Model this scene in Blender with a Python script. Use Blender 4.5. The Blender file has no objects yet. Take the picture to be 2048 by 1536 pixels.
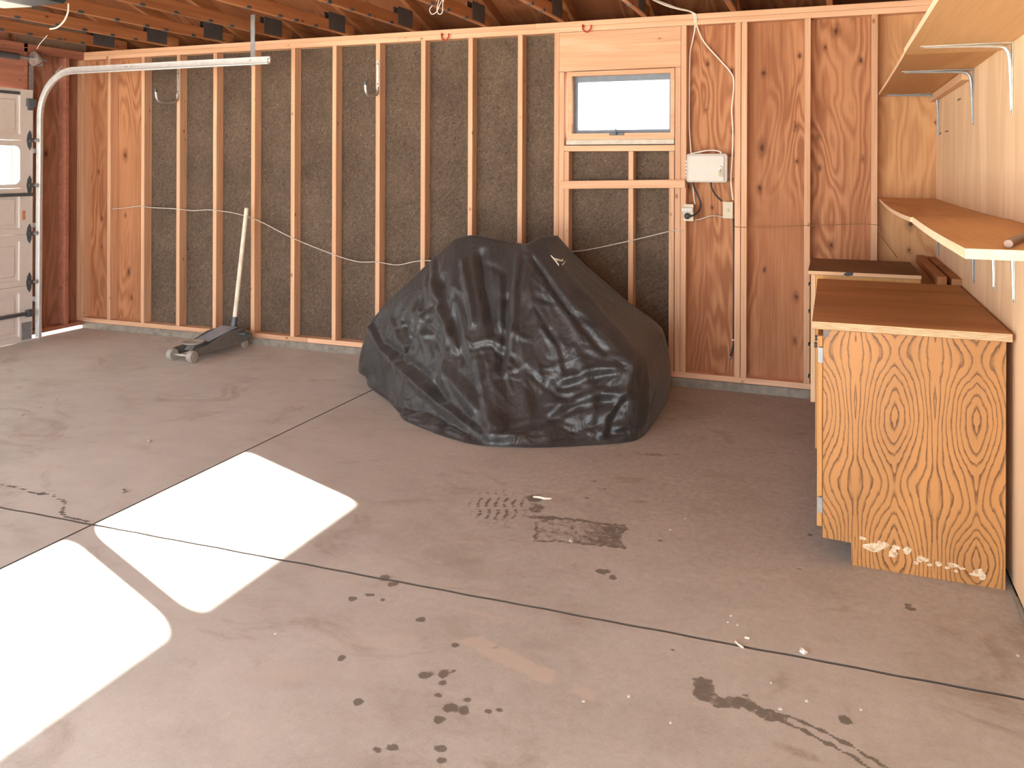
import bpy, math, random
import numpy as np
from mathutils import Vector, Matrix

random.seed(7)
rng = np.random.default_rng(11)
SC = bpy.context.scene
COL = SC.collection

# ------------------------------------------------------------------ camera
F_PX, CX, CY = 1658.8652, 1024.0, 335.6178
YAW, ROLL = 0.3686, 0.0034
cam_d = bpy.data.cameras.new('camera')
cam_d.sensor_width = 36.0
cam_d.lens = F_PX / 2048.0 * 36.0
cam_d.shift_x = 0.0
cam_d.shift_y = -(768.0 - CY) / 2048.0
cam_d.clip_start = 0.05
cam = bpy.data.objects.new('camera', cam_d)
COL.objects.link(cam)
cam.matrix_world = (Matrix.Translation((6.2688, -5.8201, 1.5162)) @ Matrix.Rotation(YAW, 4, 'Z')
                    @ Matrix.Rotation(math.pi / 2, 4, 'X') @ Matrix.Rotation(ROLL, 4, 'Z'))
SC.camera = cam

# ------------------------------------------------------------------ world, sun, exposure
w = bpy.data.worlds.new('sky')
SC.world = w
w.use_nodes = True
bg = w.node_tree.nodes['Background']
bg.inputs['Color'].default_value = (0.86, 0.93, 1.0, 1)
bg.inputs['Strength'].default_value = 4.6

sun_d = bpy.data.lights.new('sun', 'SUN')
sun_d.energy = 110.0
sun_d.angle = math.radians(0.6)
sun_d.color = (1.0, 0.95, 0.88)
sun = bpy.data.objects.new('sun', sun_d)
COL.objects.link(sun)
sun.location = (-20, 8, 9)
sun.rotation_euler = Vector((1.0, -0.4075, -0.376)).to_track_quat('-Z', 'Y').to_euler()

SC.view_settings.view_transform = 'Standard'
SC.view_settings.look = 'None'
SC.view_settings.gamma = 1.0
SC.view_settings.use_curve_mapping = False
SC.view_settings.exposure = 0.9
SC.cycles.use_denoising = True
SC.cycles.max_bounces = 12
SC.cycles.diffuse_bounces = 8
SC.cycles.transparent_max_bounces = 12
SC.cycles.sample_clamp_indirect = 10.0

# ------------------------------------------------------------------ mesh helpers
class MB:
    def __init__(self):
        self.v = []; self.f = []
    def add(self, vs, fs):
        b = len(self.v)
        self.v += [tuple(map(float, p)) for p in vs]
        self.f += [tuple(i + b for i in f) for f in fs]
        return self
    def box(self, x0, x1, y0, y1, z0, z1, c=0.0, M=None):
        """box, optionally with chamfered edges of size c"""
        if c <= 0:
            vs = [(x, y, z) for x in (x0, x1) for y in (y0, y1) for z in (z0, z1)]
            fs = [(0, 1, 3, 2), (4, 6, 7, 5), (0, 4, 5, 1), (2, 3, 7, 6), (0, 2, 6, 4), (1, 5, 7, 3)]
        else:
            lo = (x0, y0, z0); hi = (x1, y1, z1)
            c = min(c, 0.45 * min(hi[i] - lo[i] for i in range(3)))
            vs = []; idx = {}
            for sx in (0, 1):
                for sy in (0, 1):
                    for sz in (0, 1):
                        s = (sx, sy, sz)
                        for a in range(3):       # vertex lying on the face normal to axis a
                            p = [0, 0, 0]
                            for k in range(3):
                                e = hi[k] if s[k] else lo[k]
                                p[k] = e if k == a else (e - c if s[k] else e + c)
                            idx[(s, a)] = len(vs); vs.append(tuple(p))
            fs = []
            for a in range(3):
                b, d = [k for k in range(3) if k != a]
                for sa in (0, 1):
                    q = []
                    for sb, sd in ((0, 0), (1, 0), (1, 1), (0, 1)):
                        s = [0, 0, 0]; s[a] = sa; s[b] = sb; s[d] = sd
                        q.append(idx[(tuple(s), a)])
                    flip = (sa == 1) == (a == 1)
                    fs.append(tuple(reversed(q)) if flip else tuple(q))
            for a in range(3):                   # edges running along axis a
                b, d = [k for k in range(3) if k != a]
                for sb in (0, 1):
                    for sd in (0, 1):
                        s0 = [0, 0, 0]; s0[b] = sb; s0[d] = sd
                        s1 = list(s0); s1[a] = 1
                        fs.append((idx[(tuple(s0), b)], idx[(tuple(s1), b)], idx[(tuple(s1), d)], idx[(tuple(s0), d)]))
            for sx in (0, 1):
                for sy in (0, 1):
                    for sz in (0, 1):
                        s = (sx, sy, sz)
                        fs.append((idx[(s, 0)], idx[(s, 1)], idx[(s, 2)]))
        if M is not None:
            vs = [tuple(M @ Vector(p)) for p in vs]
        return self.add(vs, fs)
    def tube(self, pts, r, n=8, cap=True):
        pts = [Vector(p) for p in pts]
        rs = r if isinstance(r, (list, tuple)) else [r] * len(pts)
        up = Vector((0, 0, 1)); rings = []
        t0 = (pts[1] - pts[0]).normalized()
        if abs(t0.dot(up)) > 0.9: up = Vector((0, 1, 0))
        nrm = (up - t0 * up.dot(t0)).normalized()
        for i, p in enumerate(pts):
            a = pts[max(i - 1, 0)]; b = pts[min(i + 1, len(pts) - 1)]
            t = (b - a).normalized()
            nrm = (nrm - t * nrm.dot(t))
            nrm = nrm.normalized() if nrm.length > 1e-6 else t.orthogonal().normalized()
            bi = t.cross(nrm)
            rings.append([p + (nrm * math.cos(2 * math.pi * k / n) + bi * math.sin(2 * math.pi * k / n)) * rs[i] for k in range(n)])
        vs = [q for R in rings for q in R]; fs = []
        for i in range(len(pts) - 1):
            for k in range(n):
                fs.append((i * n + k, i * n + (k + 1) % n, (i + 1) * n + (k + 1) % n, (i + 1) * n + k))
        if cap:
            fs.append(tuple(reversed(range(n)))); fs.append(tuple((len(pts) - 1) * n + k for k in range(n)))
        return self.add(vs, fs)
    def cyl(self, p0, p1, r, n=16, r1=None):
        return self.tube([p0, p1], [r, r if r1 is None else r1], n)
    def lathe(self, prof, o=(0, 0, 0), ax='Z', n=24):
        """prof: (radius, height) pairs round an axis through o"""
        vs = []; fs = []
        for r, h in prof:
            for k in range(n):
                a = 2 * math.pi * k / n
                c, s = r * math.cos(a), r * math.sin(a)
                p = {'Z': (c, s, h), 'Y': (c, h, s), 'X': (h, c, s)}[ax]
                vs.append((p[0] + o[0], p[1] + o[1], p[2] + o[2]))
        for i in range(len(prof) - 1):
            for k in range(n):
                fs.append((i * n + k, i * n + (k + 1) % n, (i + 1) * n + (k + 1) % n, (i + 1) * n + k))
        fs.append(tuple(reversed(range(n)))); fs.append(tuple((len(prof) - 1) * n + k for k in range(n)))
        return self.add(vs, fs)
    def prism(self, poly, a0, a1, axis='X'):
        """poly in the plane normal to axis; X:(y,z) Y:(x,z) Z:(x,y)"""
        def P(p, a):
            return {'X': (a, p[0], p[1]), 'Y': (p[0], a, p[1]), 'Z': (p[0], p[1], a)}[axis]
        n = len(poly)
        vs = [P(p, a0) for p in poly] + [P(p, a1) for p in poly]
        fs = [tuple(reversed(range(n))), tuple(range(n, 2 * n))]
        for k in range(n):
            fs.append((k, (k + 1) % n, n + (k + 1) % n, n + k))
        return self.add(vs, fs)
    def ring(self, outer, inner, a0, a1, axis='X'):
        """frame between two closed outlines with the same number of points"""
        def P(p, a):
            return {'X': (a, p[0], p[1]), 'Y': (p[0], a, p[1]), 'Z': (p[0], p[1], a)}[axis]
        n = len(outer)
        vs = [P(p, a0) for p in outer] + [P(p, a0) for p in inner] + [P(p, a1) for p in outer] + [P(p, a1) for p in inner]
        fs = []
        for k in range(n):
            j = (k + 1) % n
            fs += [(k, n + k, n + j, j), (2 * n + k, 2 * n + j, 3 * n + j, 3 * n + k),
                   (k, j, 2 * n + j, 2 * n + k), (n + k, 3 * n + k, 3 * n + j, n + j)]
        return self.add(vs, fs)
    def mesh(self, name, org=(0, 0, 0), smooth=False):
        me = bpy.data.meshes.new(name)
        vs = [(x - org[0], y - org[1], z - org[2]) for x, y, z in self.v]
        me.from_pydata(vs, [], self.f)
        me.validate(verbose=False)
        import bmesh
        b = bmesh.new(); b.from_mesh(me)
        bmesh.ops.recalc_face_normals(b, faces=b.faces)
        b.to_mesh(me); b.free()
        if smooth:
            me.polygons.foreach_set('use_smooth', [True] * len(me.polygons))
            if smooth != 'all':
                try: me.set_sharp_from_angle(angle=math.radians(35))
                except Exception: pass
        me.update()
        return me
    def build(self, name, m, parent=None, org=(0, 0, 0), smooth=False, loc=None):
        """org: world point of the PARENT's origin (or own origin when top level)"""
        me = self.mesh(name, org, smooth)
        if m: me.materials.append(m)
        o = bpy.data.objects.new(name, me)
        COL.objects.link(o)
        if parent is not None:
            o.parent = parent
            if loc is not None: o.location = loc
        else:
            o.location = org if loc is None else loc
        return o

def empty(name, loc):
    o = bpy.data.objects.new(name, None)
    o.empty_display_size = 0.1
    o.location = loc
    COL.objects.link(o)
    return o

def tag(o, label=None, cat=None, group=None, kind=None):
    if label: o['label'] = label
    if cat: o['category'] = cat
    if group: o['group'] = group
    if kind: o['kind'] = kind
    return o

def inst(name, me, loc, parent=None, rot=None):
    o = bpy.data.objects.new(name, me)
    COL.objects.link(o)
    o.parent = parent
    o.location = loc
    if rot: o.rotation_euler = rot
    return o

def rrect(u0, u1, v0, v1, r, n=4):
    pts = []
    for cu, cv, a0 in ((u1 - r, v1 - r, 0), (u0 + r, v1 - r, 90), (u0 + r, v0 + r, 180), (u1 - r, v0 + r, 270)):
        for k in range(n + 1):
            a = math.radians(a0 + 90 * k / n)
            pts.append((cu + r * math.cos(a), cv + r * math.sin(a)))
    return pts

def catmull(pts, n=6):
    P = [Vector(p) for p in pts]; out = []
    for i in range(len(P) - 1):
        a, b, c, d = P[max(i - 1, 0)], P[i], P[i + 1], P[min(i + 2, len(P) - 1)]
        for k in range(n):
            t = k / n
            out.append(0.5 * ((2 * b) + (c - a) * t + (2 * a - 5 * b + 4 * c - d) * t * t + (3 * b - a - 3 * c + d) * t ** 3))
    out.append(P[-1])
    return out

# ------------------------------------------------------------------ material helpers
class NT:
    def __init__(self, name):
        self.m = bpy.data.materials.new(name)
        self.m.use_nodes = True
        self.t = self.m.node_tree
        self.b = self.t.nodes['Principled BSDF']
    def n(self, typ, **kw):
        nd = self.t.nodes.new(typ)
        for k, v in kw.items():
            setattr(nd, k, v)
        return nd
    def put(self, sock, v):
        if hasattr(v, 'bl_idname') or hasattr(v, 'is_output'):
            self.t.links.new(v, sock)
        else:
            sock.default_value = v
    def math(self, op, a, b=None, clamp=False):
        nd = self.n('ShaderNodeMath', operation=op, use_clamp=clamp)
        self.put(nd.inputs[0], a)
        if b is not None: self.put(nd.inputs[1], b)
        return nd.outputs[0]
    def vmath(self, op, a, b):
        nd = self.n('ShaderNodeVectorMath', operation=op)
        self.put(nd.inputs[0], a); self.put(nd.inputs[1], b)
        return nd.outputs[0]
    def scale(self, vec, s):
        return self.vmath('MULTIPLY', vec, s)
    def objco(self, rnd=True):
        tc = self.n('ShaderNodeTexCoord').outputs['Object']
        if not rnd: return tc
        oi = self.n('ShaderNodeObjectInfo').outputs['Random']
        c = self.n('ShaderNodeCombineXYZ')
        a = self.math('MULTIPLY', oi, 37.0)
        b = self.math('MULTIPLY', oi, 91.0)
        self.put(c.inputs[0], a); self.put(c.inputs[1], b); self.put(c.inputs[2], a)
        return self.vmath('ADD', tc, c.outputs[0])
    def noise(self, vec, scale, detail=3.0, rough=0.5, dist=0.0):
        nd = self.n('ShaderNodeTexNoise')
        self.put(nd.inputs['Vector'], vec)
        nd.inputs['Scale'].default_value = scale
        nd.inputs['Detail'].default_value = detail
        nd.inputs['Roughness'].default_value = rough
        nd.inputs['Distortion'].default_value = dist
        return nd.outputs[0]
    def voro(self, vec, scale, rand=1.0, out='Distance', two=False):
        nd = self.n('ShaderNodeTexVoronoi')
        if two: nd.voronoi_dimensions = '2D'
        self.put(nd.inputs['Vector'], vec)
        nd.inputs['Scale'].default_value = scale
        nd.inputs['Randomness'].default_value = rand
        return nd.outputs[out]
    def ramp(self, f, stops):
        nd = self.n('ShaderNodeValToRGB')
        el = nd.color_ramp.elements
        while len(el) < len(stops): el.new(0.5)
        for e, (p, c) in zip(el, stops):
            e.position = p; e.color = (*c, 1) if len(c) == 3 else c
        self.put(nd.inputs[0], f)
        return nd.outputs[0]
    def map(self, f, a, b, c=0.0, d=1.0, smooth=False):
        nd = self.n('ShaderNodeMapRange')
        if smooth: nd.interpolation_type = 'SMOOTHSTEP'
        self.put(nd.inputs[0], f)
        for i, v in zip((1, 2, 3, 4), (a, b, c, d)): nd.inputs[i].default_value = v
        return nd.outputs[0]
    def mix(self, f, a, b, blend='MIX'):
        nd = self.n('ShaderNodeMix', data_type='RGBA', blend_type=blend)
        self.put(nd.inputs[0], f)
        for s, v in ((nd.inputs[6], a), (nd.inputs[7], b)):
            self.put(s, (*v, 1) if isinstance(v, tuple) and len(v) == 3 else v)
        return nd.outputs[2]
    def bump(self, h, strength=0.2, dist=0.01):
        nd = self.n('ShaderNodeBump')
        nd.inputs['Strength'].default_value = strength
        nd.inputs['Distance'].default_value = dist
        self.put(nd.inputs['Height'], h)
        self.t.links.new(nd.outputs[0], self.b.inputs['Normal'])
    def out(self, col=None, rough=None, metal=None, spec=None):
        if col is not None:
            self.put(self.b.inputs['Base Color'], (*col, 1) if isinstance(col, tuple) and len(col) == 3 else col)
        if rough is not None: self.put(self.b.inputs['Roughness'], rough)
        if metal is not None: self.put(self.b.inputs['Metallic'], metal)
        if spec is not None: self.put(self.b.inputs['Specular IOR Level'], spec)
        return self.m

def plain(name, col, rough=0.6, metal=0.0, spec=0.5, var=0.12, sc=25.0):
    k = NT(name)
    v = k.objco()
    n = k.noise(v, sc, 3)
    f = k.map(n, 0.3, 0.7, 1 - var, 1 + var)
    c = k.mix(1.0, col, k.ramp(f, [(0, (0, 0, 0)), (1, (1, 1, 1))]), 'MULTIPLY') if False else None
    hs = k.n('ShaderNodeHueSaturation')
    hs.inputs['Color'].default_value = (*col, 1)
    k.put(hs.inputs['Value'], f)
    return k.out(hs.outputs[0], rough, metal, spec)

def lumber(name, axis, light, dark, knots=True, rough=0.7, tone=0.10):
    k = NT(name)
    v = k.objco()
    long = [16.0, 16.0, 16.0]; long[axis] = 0.8
    fine = [150.0, 150.0, 150.0]; fine[axis] = 2.5
    n1 = k.noise(k.scale(v, tuple(long)), 1.0, 4, 0.55, 0.8)
    n2 = k.noise(k.scale(v, tuple(fine)), 1.0, 2, 0.5)
    f = k.math('ADD', k.math('MULTIPLY', n1, 0.7), k.math('MULTIPLY', n2, 0.3))
    c = k.ramp(f, [(0.30, dark), (0.62, light)])
    oi = k.n('ShaderNodeObjectInfo').outputs['Random']
    hs = k.n('ShaderNodeHueSaturation')
    k.put(hs.inputs['Color'], c)
    k.put(hs.inputs['Value'], k.map(oi, 0, 1, 1 - tone, 1 + tone))
    c = hs.outputs[0]
    if knots:
        kn = [8.0, 8.0, 8.0]; kn[axis] = 5.0
        d = k.voro(k.scale(v, tuple(kn)), 1.0)
        kf = k.map(d, 0.045, 0.115, 1.0, 0.0, True)
        c = k.mix(k.math('MULTIPLY', kf, 0.75), c, (dark[0] * 0.42, dark[1] * 0.30, dark[2] * 0.25))
    k.bump(n2, 0.08, 0.003)
    return k.out(c, rough, spec=0.3)

def plywood(name, h_axis, v_axis, light, dark, knot=True, sx=3.2, sv=0.75, rings=70.0, rough=0.75, grey=0.0, lo=0.40):
    """rotary-cut veneer: contour figure, knots with tails"""
    k = NT(name)
    v = k.objco()
    s = [1.0, 1.0, 1.0]; s[h_axis] = sx; s[v_axis] = sv
    vv = k.scale(v, tuple(s))
    n1 = k.noise(vv, 1.0, 2.5, 0.45, 0.35)
    rg = k.math('SINE', k.math('MULTIPLY', n1, rings))
    msk = k.map(k.noise(vv, 0.8, 2), 0.40, 0.60)
    fs = [90.0, 90.0, 90.0]; fs[v_axis] = 3.0
    fine = k.noise(k.scale(v, tuple(fs)), 1.0, 3)
    big = k.noise(k.scale(v, tuple(x * 0.7 for x in s)), 1.0, 3)
    f = k.math('ADD', k.math('MULTIPLY', big, 0.75), k.math('MULTIPLY', fine, 0.35))
    f = k.math('ADD', f, k.math('MULTIPLY', k.math('MULTIPLY', rg, msk), 0.15))
    c = k.ramp(f, [(lo, dark), (lo + 0.30, light)])
    if knot:
        ks = [0.0, 0.0, 0.0]; ks[h_axis] = 5.2; ks[v_axis] = 2.7
        sv_ = k.n('ShaderNodeSeparateXYZ'); k.put(sv_.inputs[0], k.scale(v, tuple(ks)))
        cv_ = k.n('ShaderNodeCombineXYZ'); k.put(cv_.inputs[0], sv_.outputs[h_axis]); k.put(cv_.inputs[1], sv_.outputs[v_axis])
        kv = cv_.outputs[0]
        d = k.voro(kv, 1.0, two=True)
        nz = k.noise(v, 30.0, 2)
        d = k.math('ADD', d, k.math('MULTIPLY', k.math('SUBTRACT', nz, 0.5), 0.12))
        sel = k.voro(kv, 1.0, out='Color', two=True)
        sx_ = k.n('ShaderNodeSeparateXYZ'); k.put(sx_.inputs[0], sel)
        on = k.map(sx_.outputs[0], 0.38, 0.44)
        d = k.math('MULTIPLY', d, k.map(sx_.outputs[1], 0.0, 1.0, 0.8, 2.6))
        c = k.mix(k.math('MULTIPLY', on, k.map(d, 0.06, 0.26, 0.60, 0.0, True)), c, tuple(x * 0.50 for x in dark))
        c = k.mix(k.math('MULTIPLY', on, k.map(d, 0.035, 0.085, 0.9, 0.0, True)), c, (0.085, 0.034, 0.016))
    k.bump(k.math('MULTIPLY', rg, msk), 0.12, 0.002)
    return k.out(c, rough, spec=0.25)

M = {}
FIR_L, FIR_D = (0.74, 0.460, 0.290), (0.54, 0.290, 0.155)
for i, a in enumerate('xyz'):
    M['fir_' + a] = lumber('fir lumber ' + a, i, FIR_L, FIR_D)
    M['pale_' + a] = lumber('pale lumber ' + a, i, (0.74, 0.50, 0.30), (0.56, 0.33, 0.17))
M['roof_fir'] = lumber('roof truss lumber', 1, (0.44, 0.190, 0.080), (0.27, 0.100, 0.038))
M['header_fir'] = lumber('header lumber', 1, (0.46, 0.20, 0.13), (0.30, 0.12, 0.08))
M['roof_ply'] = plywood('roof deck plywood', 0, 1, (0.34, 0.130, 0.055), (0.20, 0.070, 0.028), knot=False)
M['ply_back'] = plywood('shear plywood', 0, 2, (0.50, 0.240, 0.115), (0.31, 0.122, 0.054), rings=105)
M['ply_tan'] = plywood('tan plywood', 0, 2, (0.58, 0.325, 0.155), (0.41, 0.20, 0.085), rings=105)
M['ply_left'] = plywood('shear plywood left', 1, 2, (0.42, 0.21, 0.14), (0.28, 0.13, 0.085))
M['ply_right'] = plywood('pale wall plywood', 1, 2, (0.84, 0.62, 0.40), (0.72, 0.50, 0.30), knot=False, rings=30)
M['shelf'] = plywood('shelf board', 0, 1, (0.60, 0.35, 0.16), (0.48, 0.26, 0.11), knot=False, rings=20)
M['shelf_pale'] = plywood('pale shelf board', 0, 1, (0.72, 0.47, 0.245), (0.60, 0.37, 0.175), knot=False, rings=20)
M['counter'] = plywood('counter plywood', 1, 0, (0.46, 0.235, 0.10), (0.34, 0.155, 0.06), knot=False, rings=24)
M['shelf_edge'] = lumber('shelf edge', 1, (0.85, 0.63, 0.42), (0.72, 0.48, 0.28), knots=False)
M['ply_edge'] = None
M['galv'] = plain('galvanised steel', (0.62, 0.62, 0.60), 0.38, 0.85, var=0.15)
M['zinc'] = plain('dull zinc', (0.34, 0.35, 0.35), 0.5, 0.5, var=0.15)
M['track'] = plain('track steel', (0.70, 0.70, 0.68), 0.42, 0.6, var=0.08)
M['grey_steel'] = plain('grey painted steel', (0.30, 0.31, 0.32), 0.5, 0.5)
M['sash'] = plain('sash paint', (0.16, 0.19, 0.23), 0.5)
M['dark_steel'] = plain('dark steel', (0.10, 0.11, 0.12), 0.5, 0.4)
M['door_paint'] = plain('door paint', (0.66, 0.61, 0.56), 0.55, var=0.03)
M['black'] = plain('black plastic', (0.012, 0.012, 0.013), 0.45)
M['white'] = plain('white plastic', (0.62, 0.59, 0.53), 0.45, var=0.03)
M['ivory'] = plain('ivory plastic', (0.58, 0.50, 0.36), 0.5, var=0.03)
M['cable'] = plain('white cable', (0.82, 0.76, 0.66), 0.6, var=0.03)
M['twine'] = plain('grey twine', (0.55, 0.49, 0.42), 0.9)
M['red'] = plain('red vinyl', (0.42, 0.035, 0.015), 0.45)
M['curb'] = plain('curb concrete', (0.25, 0.218, 0.178), 0.9, var=0.25, sc=18)
M['outside'] = plain('driveway concrete', (0.45, 0.42, 0.37), 0.95, var=0.1, sc=3)
M['siding'] = plain('siding', (0.30, 0.22, 0.16), 0.9)
M['jack_body'] = plain('jack paint', (0.16, 0.155, 0.145), 0.5, 0.2)
M['jack_plate'] = plain('jack cover plate', (0.36, 0.42, 0.50), 0.35, 0.5)
M['jack_wheel'] = plain('jack wheel', (0.34, 0.31, 0.27), 0.6)
M['handle_paint'] = plain('handle paint', (0.74, 0.66, 0.52), 0.5, var=0.18, sc=12)
M['wedge'] = plain('aged brass', (0.42, 0.33, 0.18), 0.5, 0.6)

def mk_fibre():
    k = NT('fibreboard')
    v = k.objco(False)
    a = k.noise(k.scale(v, (70, 70, 45)), 1.0, 4, 0.65, 1.5)
    b = k.noise(v, 3.0, 3)
    rot = k.n('ShaderNodeVectorRotate', rotation_type='Y_AXIS'); k.put(rot.inputs['Vector'], v); rot.inputs['Angle'].default_value = 0.6
    fl = k.noise(k.scale(rot.outputs[0], (26, 26, 170)), 1.0, 2, 0.5, 1.2)
    c = k.ramp(a, [(0.32, (0.058, 0.042, 0.031)), (0.52, (0.116, 0.083, 0.059)), (0.74, (0.175, 0.128, 0.088))])
    c = k.mix(k.map(fl, 0.62, 0.70, 0.0, 0.60), c, (0.29, 0.215, 0.14))
    hs = k.n('ShaderNodeHueSaturation'); k.put(hs.inputs['Color'], c); k.put(hs.inputs['Value'], k.map(b, 0.3, 0.7, 0.85, 1.2))
    k.bump(a, 0.35, 0.004)
    return k.out(hs.outputs[0], 0.95, spec=0.15)
M['fibre'] = mk_fibre()

def mk_concrete():
    k = NT('garage concrete')
    v = k.objco(False)
    big = k.noise(k.scale(v, (0.9, 0.9, 0.9)), 1.0, 4, 0.6, 0.4)
    mid = k.noise(k.scale(v, (4, 6, 4)), 1.0, 5, 0.6, 0.6)
    fine = k.noise(v, 160.0, 3, 0.6)
    f = k.math('ADD', k.math('MULTIPLY', big, 0.55), k.math('MULTIPLY', mid, 0.45))
    c = k.ramp(f, [(0.30, (0.390, 0.362, 0.320)), (0.48, (0.505, 0.488, 0.450)), (0.70, (0.59, 0.572, 0.53))])
    hs = k.n('ShaderNodeHueSaturation'); k.put(hs.inputs['Color'], c); k.put(hs.inputs['Value'], k.map(fine, 0.3, 0.7, 0.93, 1.07))
    c = hs.outputs[0]
    bl = k.noise(k.scale(v, (2.2, 3.4, 1)), 1.0, 5, 0.62, 1.0)
    c = k.mix(k.map(bl, 0.55, 0.72, 0.0, 0.42, True), c, (0.60, 0.57, 0.52))
    b2 = k.noise(k.scale(v, (1.7, 2.6, 1)), 1.0, 6, 0.66, 1.4)
    c = k.mix(k.map(b2, 0.54, 0.74, 0.0, 0.50, True), c, (0.25, 0.185, 0.135))
    scf = k.noise(k.scale(v, (2.5, 26, 1)), 1.0, 3, 0.6, 0.5)
    c = k.mix(k.map(scf, 0.64, 0.74, 0.0, 0.30, True), c, (0.62, 0.56, 0.49))
    def attr(nm):
        a = k.n('ShaderNodeAttribute'); a.attribute_name = nm; return a.outputs['Fac']
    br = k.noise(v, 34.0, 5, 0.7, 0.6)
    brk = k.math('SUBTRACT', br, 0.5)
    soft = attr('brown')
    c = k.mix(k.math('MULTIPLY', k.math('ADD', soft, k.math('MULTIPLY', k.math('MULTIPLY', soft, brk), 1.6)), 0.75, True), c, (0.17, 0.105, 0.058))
    st = k.map(k.math('ADD', attr('stain'), k.math('MULTIPLY', brk, 0.85)), 0.38, 0.62, 0.0, 0.75, True)
    c = k.mix(st, c, (0.085, 0.066, 0.048))
    li = k.map(k.math('ADD', attr('scrape'), k.math('MULTIPLY', brk, 0.5)), 0.35, 0.7, 0.0, 0.6, True)
    c = k.mix(li, c, (0.52, 0.44, 0.36))
    cr = k.map(k.math('ADD', attr('crack'), k.math('MULTIPLY', brk, 0.5)), 0.45, 0.7, 0.0, 0.85, True)
    c = k.mix(cr, c, (0.06, 0.05, 0.042))
    k.bump(k.math('ADD', k.math('MULTIPLY', fine, 0.3), k.math('MULTIPLY', mid, 0.5)), 0.10, 0.006)
    return k.out(c, k.map(mid, 0.3, 0.7, 0.62, 0.80), spec=0.25)
M['concrete'] = mk_concrete()
M['joint'] = plain('joint filler', (0.10, 0.080, 0.064), 0.95)

def mk_oak():
    """book-matched oak veneer: u along X, v along Z (object coordinates of the cabinet)"""
    k = NT('oak veneer')
    v = k.objco(False)
    sp = k.n('ShaderNodeSeparateXYZ'); k.put(sp.inputs[0], v)
    u = k.math('ADD', sp.outputs[0], 0.0)
    PER = 0.272; U0 = 0.255          # cathedral centres at U0 + n*PER
    t = k.math('DIVIDE', k.math('SUBTRACT', u, U0), PER)
    fr = k.math('SUBTRACT', t, k.math('ROUND', t))
    um = k.math('MULTIPLY', k.math('ABSOLUTE', fr), 2.0)          # 0 centre .. 1 straight grain
    c3 = k.n('ShaderNodeCombineXYZ'); k.put(c3.inputs[0], um)
    wob = k.noise(k.scale(v, (4.5, 1, 2.2)), 1.0, 2)
    vz = k.math('ADD', sp.outputs[2], k.math('MULTIPLY', k.math('SUBTRACT', wob, 0.5), 0.20))
    k.put(c3.inputs[2], vz)
    n = k.noise(k.scale(c3.outputs[0], (1.3, 1, 4.2)), 1.0, 2, 0.5, 0.3)
    rag = k.noise(k.scale(c3.outputs[0], (11, 1, 20)), 1.0, 5, 0.68)
    amp = k.math('SUBTRACT', 1.0, k.math('MULTIPLY', um, um))
    wv = k.math('SINE', k.math('ADD', k.math('MULTIPLY', vz, 13.0), 3.586))
    g = k.math('ADD', k.math('MULTIPLY', k.math('POWER', um, 1.20), 6.2), k.math('MULTIPLY', k.math('MULTIPLY', wv, amp), 1.9))
    g = k.math('ADD', g, k.math('MULTIPLY', n, 2.5))
    g = k.math('ADD', g, k.math('MULTIPLY', rag, 0.62))
    ph = k.math('FRACT', g)
    line = k.map(ph, 0.0, 0.36, 1.0, 0.0, True)
    edge = k.map(ph, 0.93, 1.0, 0.0, 1.0, True)
    line = k.math('MAXIMUM', line, edge)
    line = k.math('MULTIPLY', line, k.map(k.noise(k.scale(c3.outputs[0], (5, 1, 6)), 1.0, 3), 0.3, 0.6, 0.62, 1.0))
    pore = k.noise(k.scale(v, (420, 1, 14)), 1.0, 2)
    c = k.mix(line, (0.430, 0.202, 0.064), (0.105, 0.044, 0.016))
    c = k.mix(k.map(pore, 0.55, 0.75, 0.0, 0.35), c, (0.27, 0.12, 0.04))
    tone = k.noise(k.scale(v, (5, 1, 1.5)), 1.0, 2)
    hs = k.n('ShaderNodeHueSaturation'); k.put(hs.inputs['Color'], c); k.put(hs.inputs['Value'], k.map(tone, 0.3, 0.7, 0.88, 1.12))
    return k.out(hs.outputs[0], 0.42, spec=0.4)
M['oak'] = mk_oak()
M['oak_plain'] = lumber('oak edge', 2, (0.56, 0.29, 0.10), (0.38, 0.17, 0.055), knots=False, rough=0.5)

def mk_layers():
    k = NT('plywood edge layers')
    v = k.objco(False)
    sp = k.n('ShaderNodeSeparateXYZ'); k.put(sp.inputs[0], v)
    wob = k.noise(k.scale(v, (3, 3, 0)), 1.0, 2)
    z = k.math('ADD', sp.outputs[2], k.math('MULTIPLY', wob, 0.004))
    s = k.math('SINE', k.math('MULTIPLY', z, 1150.0))
    n = k.noise(k.scale(v, (25, 25, 500)), 1.0, 3)
    f = k.math('ADD', k.math('MULTIPLY', s, 0.25), n)
    c = k.ramp(f, [(0.30, (0.36, 0.20, 0.10)), (0.60, (0.66, 0.44, 0.26)), (0.8, (0.76, 0.55, 0.36))])
    return k.out(c, 0.75, spec=0.3)
M['ply_edge'] = mk_layers()

def mk_nylon():
    k = NT('black nylon')
    v = k.objco(False)
    a = k.noise(v, 9.0, 4, 0.6, 0.6)
    c = k.ramp(a, [(0.3, (0.022, 0.021, 0.021)), (0.7, (0.034, 0.032, 0.031))])
    n1 = k.math('ABSOLUTE', k.math('SUBTRACT', k.noise(k.scale(v, (9, 9, 5)), 1.0, 3, 0.55, 0.8), 0.5))
    n2 = k.math('ABSOLUTE', k.math('SUBTRACT', k.noise(v, 22.0, 2, 0.5, 0.6), 0.5))
    h = k.math('ADD', k.math('MULTIPLY', n1, 1.0), k.math('MULTIPLY', n2, 0.35))
    k.bump(h, 0.55, 0.02)
    k.b.inputs['Sheen Weight'].default_value = 0.12
    k.b.inputs['Sheen Roughness'].default_value = 0.4
    return k.out(c, 0.43, spec=0.55)
M['nylon'] = mk_nylon()

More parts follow.
